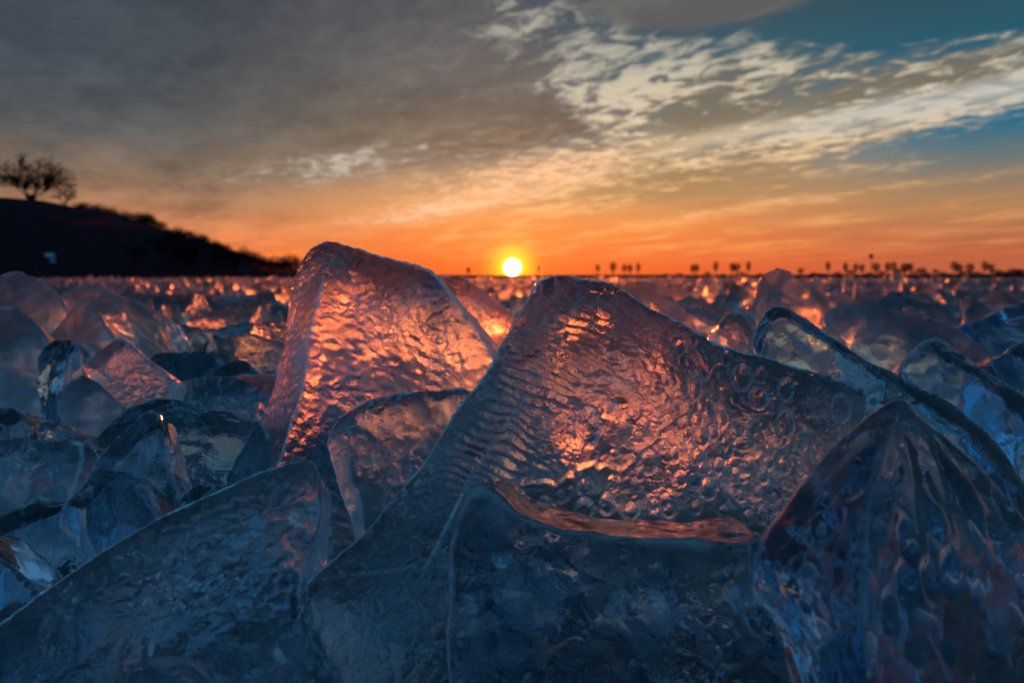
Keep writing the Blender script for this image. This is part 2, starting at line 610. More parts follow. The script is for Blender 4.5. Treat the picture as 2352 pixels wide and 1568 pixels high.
def block(name, label, outline, Y, ax=0.0, az=0.0, thick=.12, shrink=.86, push=(0, 0, 0), inner=(), voxel=.005, sm=6, disp=None, mat=None, seed=1, cat="ice block", weather=None, pebbled=None, rim_k=1.0):
    """an ice block: a front face at distance Y leaning by ax / az, a smaller back face, softened, then rippled by disp"""
    cxp = sum(p[0] for p in outline) / len(outline)
    cyp = sum(p[1] for p in outline) / len(outline)
    c = ray(cxp, cyp, Y)

    def place(px, py, dY=0.0):
        ddx, ddz = (px - HX) / F, (HY - py) / F
        y = (Y - ax * c.x - az * (c.z - CAM_Z)) / (1 - ax * ddx - az * ddz)
        return ray(px, py, y + dY)
    pts2 = [Vector(p[:2]) for p in outline] + [Vector(p[:2]) for p in inner]
    n = len(outline)
    front = [place(*p) for p in outline] + [place(*p) for p in inner]
    res = geometry.delaunay_2d_cdt(pts2, [(i, (i + 1) % n) for i in range(n)], [], 1, 1e-4)
    remap = [o[0] if o else 0 for o in res[3]]
    ftri = [tuple(remap[i] for i in t) for t in res[2]]
    nrm = Vector((-ax, 1, -az)).normalized()
    fc = sum(front[:n], Vector()) / n
    pv = Vector(push)
    back = [fc + (v - fc) * shrink + nrm * thick + pv for v in front[:n]]
    verts = front + back
    m = len(front)
    faces = list(ftri)
    bt = geometry.delaunay_2d_cdt(pts2[:n], [(i, (i + 1) % n) for i in range(n)], [], 1, 1e-4)
    rb = [o[0] if o else 0 for o in bt[3]]
    faces += [tuple(m + rb[i] for i in reversed(t)) for t in bt[2]]
    faces += [(i, (i + 1) % n, m + (i + 1) % n, m + i) for i in range(n)]
    me = remesh(verts, faces, voxel, sm)
    co, no = get_np(me)
    ed = np.empty(len(me.edges) * 2, dtype=np.int32)
    me.edges.foreach_get('vertices', ed)
    ed = ed.reshape(-1, 2)

    def spread(v):
        acc, cnt = np.zeros_like(v), np.zeros(len(co))
        for a_, b_ in ((0, 1), (1, 0)):
            for d_ in range(v.shape[1]):
                acc[:, d_] += np.bincount(ed[:, a_], weights=v[ed[:, b_], d_], minlength=len(co))
            cnt += np.bincount(ed[:, a_], minlength=len(co))
        return acc / np.maximum(cnt, 1)[:, None]
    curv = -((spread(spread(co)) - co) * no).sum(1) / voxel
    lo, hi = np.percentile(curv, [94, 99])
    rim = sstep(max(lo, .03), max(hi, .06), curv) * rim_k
    if disp is not None:
        y = np.maximum(co[:, 1], .05)
        px, py = co[:, 0] / y * F + HX, HY - (co[:, 2] - CAM_Z) / y * F
        frontness = np.clip(-no[:, 1], -1, 1)
        d = disp(co, no, px, py, frontness)
        co = co + no * d[:, None]
    z0, z1 = co[:, 2].min(), co[:, 2].max()
    if z0 > 0:                     # its hidden foot reaches down to the lake ice
        zr = z0 + .35 * (z1 - z0)
        co[:, 2] = np.where(co[:, 2] < zr, zr - (zr - co[:, 2]) * (zr + .01) / (zr - z0), co[:, 2])
    base = Vector((float(co[:, 0].mean()), float(co[:, 1].mean()), max(0.0, float(co[:, 2].min()))))
    co = co - np.array(base)[None]
    me.vertices.foreach_set('co', co.reshape(-1))
    me.polygons.foreach_set('use_smooth', [True] * len(me.polygons))
    me.name = name
    me.update()
    o = mesh_obj(name, me, mat, label=label, cat=cat)
    o.location = base
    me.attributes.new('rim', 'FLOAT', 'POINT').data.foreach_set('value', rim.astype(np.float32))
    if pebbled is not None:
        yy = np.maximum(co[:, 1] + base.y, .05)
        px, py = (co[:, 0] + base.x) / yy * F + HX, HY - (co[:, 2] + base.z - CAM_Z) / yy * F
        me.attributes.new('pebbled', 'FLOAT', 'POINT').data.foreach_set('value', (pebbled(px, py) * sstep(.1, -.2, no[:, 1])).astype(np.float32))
    if weather is not None:
        yy = np.maximum(co[:, 1] + base.y, .05)
        px, py = (co[:, 0] + base.x) / yy * F + HX, HY - (co[:, 2] + base.z - CAM_Z) / yy * F
        w = sstep(.05, .30, no[:, 1]) * weather(px, py)
        me.attributes.new('weathered', 'FLOAT', 'POINT').data.foreach_set('value', w.astype(np.float32))
    return o


def general_disp(amp=.004, cell=.03, melt=.010, seed=3, stretch=(1, 1, 1), pebble=.6):
    st = np.array(stretch)

    def f(co, no, px, py, fr):
        a = (fbm(co / .09, 3, seed) - .5) * 2 * melt
        q = co * st / cell
        w = fbm(q * .5, 2, seed + 5)
        f1, f2 = worley(q + (w - .5)[:, None] * .8, seed + 7)
        b = (np.minimum(f1, 1) - .5) * amp * pebble + (fbm(q * 1.3, 3, seed + 9) - .5) * 2 * amp * (1 - pebble)
        msk = sstep(.35, .62, fbm(co / .12, 2, seed + 13)) * .85 + .15
        return a + b * msk
    return f


_BUB = {}


def bubble_mesh(k):
    if k not in _BUB:
        bm = bmesh.new()
        bmesh.ops.create_icosphere(bm, subdivisions=3, radius=1)
        rr = random.Random(k)
        ph = [rr.uniform(0, 6) for _ in range(4)]
        for v in bm.verts:
            a = math.atan2(v.co.z, v.co.x)
            v.co.x *= 1 + .13 * sin(2 * a + ph[0]) + .07 * sin(3 * a + ph[1])
            v.co.z *= 1 + .12 * cos(2 * a + ph[2]) + .06 * sin(5 * a + ph[3])
        me = bpy.data.meshes.new('bubble')
        bm.to_mesh(me)
        bm.free()
        me.polygons.foreach_set('use_smooth', [True] * len(me.polygons))
        me.materials.append(M_BUBBLE)
        _BUB[k] = me
    return _BUB[k]


def bubble(parent, px, py, Y, rx, rz, depth=.35, tilt=0.0, k=0):
    """a flattened pocket of air inside the ice, radii in photo units"""
    o = bpy.data.objects.new('bubble', bubble_mesh(k % 7))
    COL.objects.link(o)
    o.parent = parent
    p = ray(px, py, Y)
    o.location = p - parent.location
    s = Y / F
    o.scale = (rx * s, max(rx, rz) * s * depth, rz * s)
    o.rotation_euler = (0, tilt, 0)
    return o


# ------------------------------------------------------------------ lake and shore
def sheet():
    xs = sorted(set([round(s * v, 3) for s in (-1, 1) for v in [0, .5, 1, 2, 4, 8, 16, 40, 100, 300, 900, 4000]]))
    ys = [-3000, -300, -30, -4, -1, 0, .5, 1, 1.5, 2, 3, 4, 6, 9, 14, 25, 50, 100, 200, 400, 1000, 4500]
    vs = [(x, y, 0) for y in ys for x in xs]
    nx = len(xs)
    fs = [(j * nx + i, j * nx + i + 1, (j + 1) * nx + i + 1, (j + 1) * nx + i) for j in range(len(ys) - 1) for i in range(nx - 1)]
    return me_from('frozen_lake', vs, fs)


mesh_obj('frozen_lake_water', sheet(), M_LAKE, kind='structure')

SHORE_Y = 600.0
HS = 2.6


def terrain(name, prof, depth, mat, nx_sub=6, seed=5, rough=.6):
    """a bank or hill: prof = (px, py, Y) of its crest; it slopes down to the ice on the near side"""
    crest = []
    for (p, q) in zip(prof[:-1], prof[1:]):
        for k in range(nx_sub):
            t = k / nx_sub
            crest.append(tuple(a + (b - a) * t for a, b in zip(p, q)))
    crest.append(prof[-1])
    rr = random.Random(seed)
    rows = 9
    vs, fs = [], []
    for (px, py, Y) in crest:
        top = ray(px, py, Y)
        hgt = max(top.z, .3)
        for r in range(rows):
            t = r / (rows - 1)
            prof_h = sin(t * pi / 2) ** 1.1
            y = Y - depth * (1 - t) * (hgt / 12 + .25)
            sc = y / Y
            z = -0.3 + (hgt + .3) * prof_h + (rr.uniform(-1, 1) * rough * hgt * .06 if 0 < r < rows - 1 else 0)
            vs.append((top.x * (sc * .3 + .7), y, z))
        vs.append((top.x * 1.05, Y + depth * 1.5, hgt * .6))
        vs.append((top.x * 1.1, Y + depth * 3, -1))
    st = rows + 2
    for i in range(len(crest) - 1):
        for r in range(st - 1):
            a = i * st + r
            fs.append((a, a + 1, a + 1 + st, a + st))
    me = me_from(name, vs, fs)
    return mesh_obj(name, me, mat, kind='structure')


HILL = [(a_, b_, c_ * HS) for a_, b_, c_ in [(-420, 452, 120), (-120, 458, 118), (0, 466, 116), (70, 474, 116), (170, 478, 118), (260, 492, 120), (330, 513, 124), (400, 535, 130), (470, 556, 138), (520, 577, 145), (560, 600, 152),
        (600, 619, 160), (660, 626, 168), (720, 629, 175), (800, 632, 185)]]
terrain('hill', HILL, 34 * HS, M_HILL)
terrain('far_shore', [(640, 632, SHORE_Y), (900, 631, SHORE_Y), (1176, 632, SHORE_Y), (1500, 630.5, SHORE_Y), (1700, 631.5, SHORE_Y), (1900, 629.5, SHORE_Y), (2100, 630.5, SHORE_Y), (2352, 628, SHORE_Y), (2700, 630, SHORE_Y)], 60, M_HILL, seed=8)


def crest_at(px):
    for p, q in zip(HILL[:-1], HILL[1:]):
        if p[0] <= px <= q[0]:
            t = (px - p[0]) / (q[0] - p[0])
            return p[1] + (q[1] - p[1]) * t, p[2] + (q[2] - p[2]) * t
    return 630, 180 * HS


# ------------------------------------------------------------------ bare trees
def tree_meshes(seed, levels=6, spread=.55, trunk=.22, lean=0.0, droop=.0, nb=(2, 3)):
    """unit-high leafless tree: trunk mesh and crown mesh"""
    rr = random.Random(seed)
    tv, tf, cv, cf = [], [], [], []

    def tube(vs, fs, a, b, ra, rb, n):
        d = (b - a).normalized()
        u = d.orthogonal().normalized()
        w = d.cross(u)
        k = len(vs)
        for c, r in ((a, ra), (b, rb)):
            for i in range(n):
                an = 2 * pi * i / n
                vs.append(c + u * cos(an) * r + w * sin(an) * r)
        for i in range(n):
            fs.append((k + i, k + (i + 1) % n, k + n + (i + 1) % n, k + n + i))

    def grow(p, d, ln, r, lv):
        q = p + d * ln
        n = 6 if lv == 0 else (4 if lv < 3 else 3)
        if lv == 0:
            tube(tv, tf, p, q, r * 1.25, r * .85, 8)
        else:
            mid = (p + q) / 2 + Vector((rr.uniform(-1, 1), rr.uniform(-1, 1), rr.uniform(-.3, 1))) * ln * .07
            tube(cv, cf, p, mid, r, r * .85, n)
            tube(cv, cf, mid, q, r * .85, r * .7, n)
        if lv >= levels - 1:
            for _ in range(7):
                e_ = q + Vector((rr.gauss(0, 1), rr.gauss(0, 1), rr.gauss(.4, 1))).normalized() * ln * rr.uniform(.6, 1.3)
                u_ = Vector((rr.gauss(0, 1), rr.gauss(0, 1), rr.gauss(0, 1))).normalized() * .009
                k_ = len(cv)
                cv.extend([q - u_, q + u_, e_])
                cf.append((k_, k_ + 1, k_ + 2))
        if lv >= levels:
            return
        for k in range(rr.choice(nb) + (1 if lv == 0 else 0)):
            ax_ = Vector((rr.gauss(0, 1), rr.gauss(0, 1), rr.gauss(0, .35)))
            nd = (d + ax_.normalized() * spread * rr.uniform(.6, 1.25) + Vector((0, 0, .10 - droop))).normalized()
            grow(q if k else p + d * ln * rr.uniform(.75, 1), nd, ln * rr.uniform(.62, .86), r * rr.uniform(.50, .68), lv + 1)
    grow(Vector((0, 0, -.03)), Vector((lean, 0, 1)).normalized(), trunk, .026, 0)
    h = max(v.z for v in cv)
    return me_from('trunk', [v / h for v in tv], tf), me_from('crown', [v / h for v in cv], cf)


def fan_tree(seed, n=240, rx=.60, rz=.40, zc=.60):
    """bare tree with limbs fanning out from a short trunk to a rounded, twiggy crown"""
    rr = random.Random(seed)
    vs, fs = [], []

    def tube(a, b, ra, rb):
        d = (b - a).normalized()
        u = d.orthogonal().normalized()
        w = d.cross(u)
        k = len(vs)
        for c, r in ((a, ra), (b, rb)):
            for i in range(3):
                vs.append(c + u * cos(2.1 * i) * r + w * sin(2.1 * i) * r)
        for i in range(3):
            fs.append((k + i, k + (i + 1) % 3, k + 3 + (i + 1) % 3, k + 3 + i))
    limbs = [Vector((rr.gauss(0, .17), rr.gauss(0, .17), rr.uniform(.36, .56))) for _ in range(7)]
    for q in limbs:
        m_ = Vector((q.x * .35, q.y * .35, .10 + (q.z - .10) * .55))
        tube(Vector((0, 0, .08)), m_, .020, .015)
        tube(m_, q, .015, .010)
    for i in range(n):
        while True:
            p = Vector((rr.uniform(-1, 1), rr.uniform(-1, 1), rr.uniform(-.55, 1)))
            if .68 < p.length < 1:
                break
        bump_ = 1 + .16 * sin(3 * math.atan2(p.y, p.x) + seed) + .1 * sin(5 * p.z + seed)
        p = Vector((p.x * rx * bump_, p.y * rx * bump_, zc + p.z * rz * bump_))
        q = min(limbs, key=lambda l: (Vector((l.x * 3, l.y * 3, l.z)) - p).length)
        a = q.copy()
        q = (a + p) / 2 + Vector((0, 0, .10))
        prev, pr_ = a, .007
        for k in range(1, 6):
            t = k / 5
            c = a * (1 - t) ** 2 + q * 2 * t * (1 - t) + p * t * t
            c = c + Vector((rr.gauss(0, 1), rr.gauss(0, 1), rr.gauss(0, 1))) * .008 * t
            r = .006 * (1 - t) ** 1.2 + .0018
            tube(prev, c, pr_, r)
            prev, pr_ = c, r
            for _ in range(14 if k == 5 else (4 if k == 4 else 0)):
                e_ = c + (Vector((rr.gauss(0, 1), rr.gauss(0, 1), rr.gauss(.1, .8))).normalized()) * rr.uniform(.05, .12)
                u_ = Vector((rr.gauss(0, 1), rr.gauss(0, 1), rr.gauss(0, 1))).normalized() * .0045
                kk = len(vs)
                vs.extend([c - u_, c + u_, e_])
                fs.append((kk, kk + 1, kk + 2))
    tv, tf = lathe_early([(.050, -.06), (.036, .04), (.031, .16), (.018, .30)])
    return me_from('trunk', tv, tf), me_from('crown', vs, fs)


def lathe_early(profile, n=9):
    vs, fs = [], []
    for r, z in profile:
        for i in range(n):
            vs.append((cos(2 * pi * i / n) * r, sin(2 * pi * i / n) * r, z))
    for s in range(len(profile) - 1):
        for i in range(n):
            fs.append((s * n + i, s * n + (i + 1) % n, s * n + n + (i + 1) % n, s * n + n + i))
    return vs, fs


def tree(name, meshes, loc, h, w, rot, label, group):
    e = bpy.data.objects.new(name, None)
    e.location = loc
    e.scale = (w, w, h)
    e.rotation_euler = (0, 0, rot)
    link(e, label, 'tree', group)
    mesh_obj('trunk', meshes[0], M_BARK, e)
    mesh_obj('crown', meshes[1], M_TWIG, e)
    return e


rnd = random.Random(11)
BIG = fan_tree(41, 210, .64, .36, .65)
BARE = [fan_tree(50 + i, 80, .42 + .05 * (i % 3), .42, .58) for i in range(5)]
p = ray(72, 480, 112 * HS)
tree('bare_tree', BIG, p, 112 / F * 112 * HS, 140 / F * 112 * HS, .4, 'tall spreading bare tree standing alone on the crest of the dark hill', None)
p = ray(150, 482, 116 * HS)
tree('bare_tree', BARE[1], p, 58 / F * 116 * HS, 58 / F * 116 * HS, 1.4, 'short bare tree close beside the tall spreading tree on the hill crest', None)
k = 0
for px in list(range(176, 560, 6)) + [20, -10, 225, 330, 335, 342, 420, 500, 515]:
    cyp, cY = crest_at(px + rnd.uniform(-4, 4))
    hh = rnd.uniform(18, 34) * (1.3 if 315 < px < 350 else 1)
    p = ray(px, cyp + 13, cY - .5)
    tree('bare_tree', BARE[k % 5], p, hh / F * cY, hh / F * cY * rnd.uniform(.8, 1.2), rnd.uniform(0, 6), 'small bare tree in the blurred row along the crest of the dark hill', 'bare trees along the hill crest')
    k += 1
for px in range(560, 692, 6):
    cyp, cY = crest_at(px)
    hh = rnd.uniform(30, 50) if px > 640 else rnd.uniform(22, 42)
    p = ray(px, cyp + 4, cY - 1)
    tree('bare_tree', BARE[k % 5], p, hh / F * cY, hh / F * cY * rnd.uniform(.7, 1.1), rnd.uniform(0, 6), 'low bare tree in the thicket where the hill meets the lake', 'thicket of bare trees at the foot of the hill')
    k += 1
for i in range(110):                                   # woods on the near slope of the hill
    px = rnd.uniform(-30, 560)
    cyp, cY = crest_at(px)
    t = rnd.uniform(.25, .9)
    y0 = 632 + (cyp - 632) * t
    Yt = cY - 34 * HS * (1 - t) * .8
    hh = rnd.uniform(30, 55) * (1 - t * .4)
    p = ray(px, y0 + 6, Yt)
    tree('bare_tree', BARE[k % 5], p, hh / F * Yt, hh / F * Yt, rnd.uniform(0, 6), 'bare tree lost in the dark woods on the slope of the hill', 'bare trees on the slope of the hill')
    k += 1

# round-headed trees in a line along the far shore
def lollipop(seed, tall):
    rr = random.Random(seed)
    tm, _ = tree_meshes(seed, 1, .3, .45)
    vs, fs = [], []
    for i in range(330):
        a, b = rr.uniform(0, 2 * pi), rr.uniform(-1, 1)
        r = rr.uniform(.35, 1.0) ** .6
        c = Vector((cos(a) * math.sqrt(1 - b * b) * r * .40, sin(a) * math.sqrt(1 - b * b) * r * .40, .66 + b * r * .34))
        for _ in range(3):
            u = Vector((rr.gauss(0, 1), rr.gauss(0, 1), rr.gauss(0, 1))).normalized() * rr.uniform(.05, .11)
            w = Vector((rr.gauss(0, 1), rr.gauss(0, 1), rr.gauss(0, 1))).normalized() * .02
            kk = len(vs)
            vs += [c - u, c + u, c + u * .2 + w]
            fs.append((kk, kk + 1, kk + 2))
    me = me_from('crown', vs, fs)
    tv, tf = [], []
    n = 6
    for z, r in ((-.05, .075), (.3, .05), (.72, .03)):
        for i in range(n):
            tv.append((cos(2 * pi * i / n) * r, sin(2 * pi * i / n) * r, z))
    for s in range(2):
        for i in range(n):
            tf.append((s * n + i, s * n + (i + 1) % n, s * n + n + (i + 1) % n, s * n + n + i))
    return me_from('trunk', tv, tf), me


LOL = [lollipop(70 + i, True) for i in range(4)]
far_trees = [(1373, 606, 9), (1408, 606, 13), (1434, 607, 12), (1447, 608, 11), (1466, 607, 8), (1590, 610, 9), (1598, 606, 14), (1644, 605, 14), (1682, 608, 14), (1692, 606, 14), (1719, 606, 11), (1839, 617, 13),
             (1902, 605, 12), (1942, 605, 12), (1966, 606, 12), (1980, 607, 12), (2012, 605, 16), (2040, 604, 14), (2053, 606, 11), (2079, 606, 18), (2090, 607, 16), (2116, 618, 19), (2149, 620, 15), (2193, 604, 18), (2203, 608, 16), (2228, 605, 16), (2262, 606, 13), (2276, 607, 13), (2320, 623, 30), (2345, 621, 26)] + [(x_, 638 - h_, h_ * 1.5) for x_, h_ in zip([1530, 1560, 1625, 1660, 1705, 1745, 1870, 1888, 1925, 1955, 1996, 2026, 2065, 2101, 2128, 2165, 2180, 2215, 2242, 2290, 2305, 2333], [9, 11, 13, 9, 12, 10, 12, 10, 14, 17, 12, 15, 18, 14, 12, 13, 10, 16, 14, 18, 15, 20])] + [(1076, 617, 8), (1237, 612, 6)]  # the last pair, beside the sun: taken for flare ghosts, built as trees
for i, (px, py, w) in enumerate(far_trees):
    p = ray(px, 634, SHORE_Y - 2)
    s = (SHORE_Y - 2) / F
    low = py > 615
    tree('bare_tree' if not low else 'bush_tree', LOL[i % 4], p, (634 - py) * s * rnd.uniform(1.0, 1.25), w * s * rnd.uniform(1.15, 1.7), rnd.uniform(0, 6),
         'small round-headed tree in the dark row along the far shore' if not low else 'low bushy tree squatting in the dark row along the far shore',
         'round-headed trees along the far shore' if not low else 'low bushy trees along the far shore')

# a thin mast with a ball on top, above the trees on the right
def lathe(profile, n=16):
    vs, fs = [], []
    for r, z in profile:
        for i in range(n):
            vs.append((cos(2 * pi * i / n) * r, sin(2 * pi * i / n) * r, z))
    for s in range(len(profile) - 1):
        for i in range(n):
            fs.append((s * n + i, s * n + (i + 1) % n, s * n + n + (i + 1) % n, s * n + n + i))
    return vs, fs


s = SHORE_Y / F
e = bpy.data.objects.new('ball_tower', None)
e.location = ray(2001, 634, SHORE_Y + 2)
link(e, 'thin tower with a round ball on top rising above the far trees', 'tower')
mesh_obj('mast', me_from('mast', *lathe([(.35, -.5), (.26, 3), (.2, 46 * s)], 10)), M_STEEL, e)
rb = 5.5 * s
mesh_obj('ball', me_from('ball', *lathe([(max(.01, rb * sin(pi * k / 10)), 46 * s - rb * cos(pi * k / 10)) for k in range(11)], 16)), M_STEEL, e)

# huts at the foot of the hill
def hut(px, py, Y, w, h, label, rot=0.0):
    e = bpy.data.objects.new('hut', None)
    b = ray(px, py, Y)
    e.location = b
    e.rotation_euler = (0, 0, rot)
    link(e, label, 'hut')
    d = w * .8
    vs = [(-w / 2, -d / 2, -.6), (w / 2, -d / 2, -.6), (w / 2, d / 2, -.6), (-w / 2, d / 2, -.6), (-w / 2, -d / 2, h), (w / 2, -d / 2, h), (w / 2, d / 2, h), (-w / 2, d / 2, h), (-w / 2, 0, h * 1.35), (w / 2, 0, h * 1.35)]
    mesh_obj('wall', me_from('wall', vs, [(0, 1, 5, 4), (1, 2, 6, 9, 5), (2, 3, 7, 6), (3, 0, 4, 8, 7)], False), M_HUT, e)
    o_, t_ = w * .08, .12
    rv = []
    for x in (-w / 2 - o_, w / 2 + o_):
        rv += [(x, -d / 2 - o_, h * .93), (x, 0, h * 1.38), (x, d / 2 + o_, h * .93), (x, -d / 2 - o_, h * .93 + t_), (x, 0, h * 1.38 + t_), (x, d / 2 + o_, h * .93 + t_)]
    mesh_obj('roof', me_from('roof', rv, [(0, 1, 7, 6), (1, 2, 8, 7), (3, 9, 10, 4), (4, 10, 11, 5), (0, 6, 9, 3), (2, 5, 11, 8), (0, 3, 4, 1), (1, 4, 5, 2), (6, 7, 10, 9), (7, 8, 11, 10)], False), M_ROOF, e)
    dv = [(-w * .1, -d / 2 - .03, -.6), (w * .1, -d / 2 - .03, -.6), (w * .1, -d / 2 - .03, h * .7), (-w * .1, -d / 2 - .03, h * .7), (-w * .1, -d / 2 + .02, -.6), (w * .1, -d / 2 + .02, -.6), (w * .1, -d / 2 + .02, h * .7), (-w * .1, -d / 2 + .02, h * .7)]
    mesh_obj('door', me_from('door', dv, [(0, 1, 2, 3), (3, 2, 6, 7), (0, 3, 7, 4), (1, 5, 6, 2)], False), M_DOOR, e)


hut(12, 598, 84 * HS, 2.3, 1.5, 'small pale hut on the dark slope, under the tall bare tree')
hut(113, 600, 84 * HS, 2.3, 1.5, 'small pale hut on the dark slope, towards the lower end of the hill')


# ------------------------------------------------------------------ the large ice blocks
BUMPY = general_disp(.0035, .016, .006, 3)


# air bubbles caught in the central block
rb_ = random.Random(77)
spots = [(1350, 978, 27, 41), (1703, 868, 22, 27), (1592, 890, 15, 30), (1556, 802, 12, 16), (1395, 938, 12, 15), (1640, 915, 10, 13), (1803, 975, 18, 30), (1860, 935, 13, 20), (1742, 915, 20, 24), (1656, 962, 12, 18),
         (1705, 1020, 24, 14), (1610, 935, 11, 14), (1668, 822, 12, 16), (1745, 862, 13, 18), (1410, 1040, 12, 9), (1330, 680, 9, 7), (1290, 770, 14, 12), (1448, 838, 9, 12)]
tries = 0
while len(spots) < 95 and tries < 6000:
    tries += 1
    px, py = rb_.uniform(1250, 1960), rb_.uniform(880, 1190)
    lim = np.interp(px, [1250, 1420, 1560, 1640, 1960], [1130, 1100, 980, 880, 905])
    if py < lim or px > 1960 - (py - 900) * .35:
        continue
    r = rb_.uniform(5, 15) if rb_.random() < .75 else rb_.uniform(14, 22)
    if any(math.hypot(px - a, py - b) < r + max(c, d) * .9 for a, b, c, d in spots):
        continue
    spots.append((px, py, r * rb_.uniform(.75, 1.0), r * rb_.uniform(1.0, 1.5)))


def everywhere(px, py):
    return np.ones(len(px))


def hero_disp(co, no, px, py, fr):
    melt = (fbm(co / .10, 3, 31) - .5) * .007
    # the pebbled zone reaches down to a ragged crack; below it the ice is clear
    crack_x = np.array([640, 1000, 1080, 1130, 1250, 1330, 1420, 1500, 1560, 1600, 1640, 1700, 2100])
    crack_y = np.array([1900, 1420, 1150, 1112, 1112, 1092, 1072, 1012, 962, 930, 850, 800, 760])
    cyv = np.interp(px, crack_x, crack_y) + (fbm(co / .022, 3, 33) - .5) * 60
    left = sstep(1130, 1030, px - (py - 1150) * -.35)
    peb = np.maximum(sstep(14, -14, py - cyv), left * .8)
    q = co / .0075
    w = fbm(q * .5, 2, 35)
    f1, f2 = worley(q + (w - .5)[:, None] * 1.2, 37)
    pebbles = (.55 - np.minimum(f1, 1)) * .0055 + (fbm(q * 1.6, 3, 39) - .5) * .0036 + (fbm(co / .03, 2, 36) - .5) * .008
    # arcs of ripples sweeping down from the peak
    dband = seg_dist(px, py, [(1330, 720), (1290, 800), (1215, 900), (1150, 1010), (1095, 1080)])
    band = sstep(95, 35, dband + (fbm(co / .03, 2, 41) - .5) * 60)
    ph = (px * .40 - py * .92) / 17.0 + (fbm(co / .04, 2, 43) - .5) * 2.6
    rip = np.sin(ph * 2 * np.pi / 1.25) * .0048 * (.5 + fbm(co / .02, 2, 45))
    patch = sstep(.34, .60, fbm(co / .055, 2, 46)) * .75 + .25
    skin = pebbles * patch * (1 - band * .8) + rip * band
    groove = -np.exp(-((py - cyv) / 7.0) ** 2) * .007 * sstep(1080, 1140, px) * sstep(1720, 1620, px)
    soft = (fbm(co / .030, 3, 47) - .5) * .008
    g1, g2 = worley(co / .024, 49)
    rings = np.exp(-((g1 - .36) / .07) ** 2) * .0024 - sstep(.36, .1, g1) * .003
    rings = rings * sstep(.4, .55, vnoise(co / .03, 51))
    body = skin * peb + (soft + rings) * (1 - peb) + groove
    for (a, b, rx_, rz_) in spots:
        m_ = (np.abs(px - a) < rx_ * 1.8) & (np.abs(py - b) < rz_ * 1.8) & (fr > 0)
        if m_.any():
            e_ = np.sqrt(((px[m_] - a) / rx_) ** 2 + ((py[m_] - b) / rz_) ** 2)
            k_ = min(1.0, max(rx_, rz_) / 16) * .0048
            inside = sstep(1.25, .9, e_)
            body[m_] = body[m_] * (1 - inside * .8) + k_ * np.exp(-((e_ - 1.02) / .16) ** 2) - k_ * .9 * np.exp(-(e_ / .62) ** 2) + k_ * .5 * np.exp(-(e_ / .25) ** 2)
    rim = sstep(-.2, .35, fr)
    backside = sstep(0, -.4, fr)
    return melt + body * rim + backside * ((fbm(co / .014, 3, 53) - .5) * .006 + soft * .5)


def above_crack(px, py):
    return sstep(30, -30, py - np.interp(px, [700, 1080, 1250, 1420, 1560, 1650, 1900], [1600, 1180, 1120, 1080, 990, 900, 800]))


def everywhere(px, py):
    return np.ones(len(px))


hero = block('ice_block', 'big central block of clear ice, pebbled and lit orange along its sloping top', [
    (1222, 668), (1240, 645), (1275, 633), (1340, 640), (1405, 653), (1445, 676), (1490, 708), (1560, 742), (1640, 786), (1720, 812), (1800, 832), (1900, 862), (1985, 892), (1996, 912), (1990, 960),
    (1960, 1060), (1920, 1300), (1880, 1640), (1500, 1720), (1000, 1720), (800, 1660), (735, 1520), (684, 1368), (705, 1335), (830, 1236), (962, 1078), (1058, 925), (1112, 862), (1188, 722)],
    .80, ax=.10, az=.55, thick=.15, shrink=.90, push=(.035, .02, -.02), inner=[(1330, 690, -.018), (1500, 790, -.016), (1700, 880, -.012), (1230, 880, -.032), (1085, 1090, -.036), (980, 1300, -.040), (1420, 1000, -.024), (1750, 1000, -.012), (1500, 1300, -.024)],
    voxel=.0019, sm=3, disp=hero_disp, mat=M_HERO, weather=above_crack, pebbled=lambda px, py: np.maximum(above_crack(px, py), sstep(1130, 1060, px)) * sstep(1620, 1480, py) * sstep(10, 36, seg_dist(px, py, [(1222, 668), (1275, 633), (1405, 653), (1640, 786), (1985, 892)])))


def tall_disp(co, no, px, py, fr):
    melt = (fbm(co / .12, 3, 61) - .5) * .009
    rx = np.interp(py, [553, 640, 720, 900, 1080, 1300], [738, 742, 722, 690, 640, 590])
    leftf = sstep(6, -10, px - rx)
    # left flank: long slanting melt streaks
    q = np.stack([co[:, 0] * .9 + co[:, 2] * .5, co[:, 1] * .6, co[:, 2] * .35 - co[:, 0] * .5], 1)
    streak = (fbm(q / .013, 4, 63) - .5) * .007
    # right face: pebbles drawn out along the slope, with a few long cracks
    r = np.stack([co[:, 0] * .8 - co[:, 2] * .55, co[:, 1], (co[:, 2] * .8 + co[:, 0] * .55) * 1.7], 1) / .016
    w = fbm(r * .5, 2, 65)
    f1, f2 = worley(r + (w - .5)[:, None], 67)
    peb = (.5 - np.minimum(f1, 1)) * .0042 + (fbm(r * 1.5, 3, 69) - .5) * .004
    cr = np.abs(fbm(co / .075, 3, 71) - .5)
    crack = -np.exp(-(cr / .008) ** 2) * .005
    face = peb + crack
    return melt + (streak * leftf + face * (1 - leftf)) * sstep(-.4, .2, fr) + sstep(0, -.4, fr) * (fbm(co / .02, 3, 73) - .5) * .008


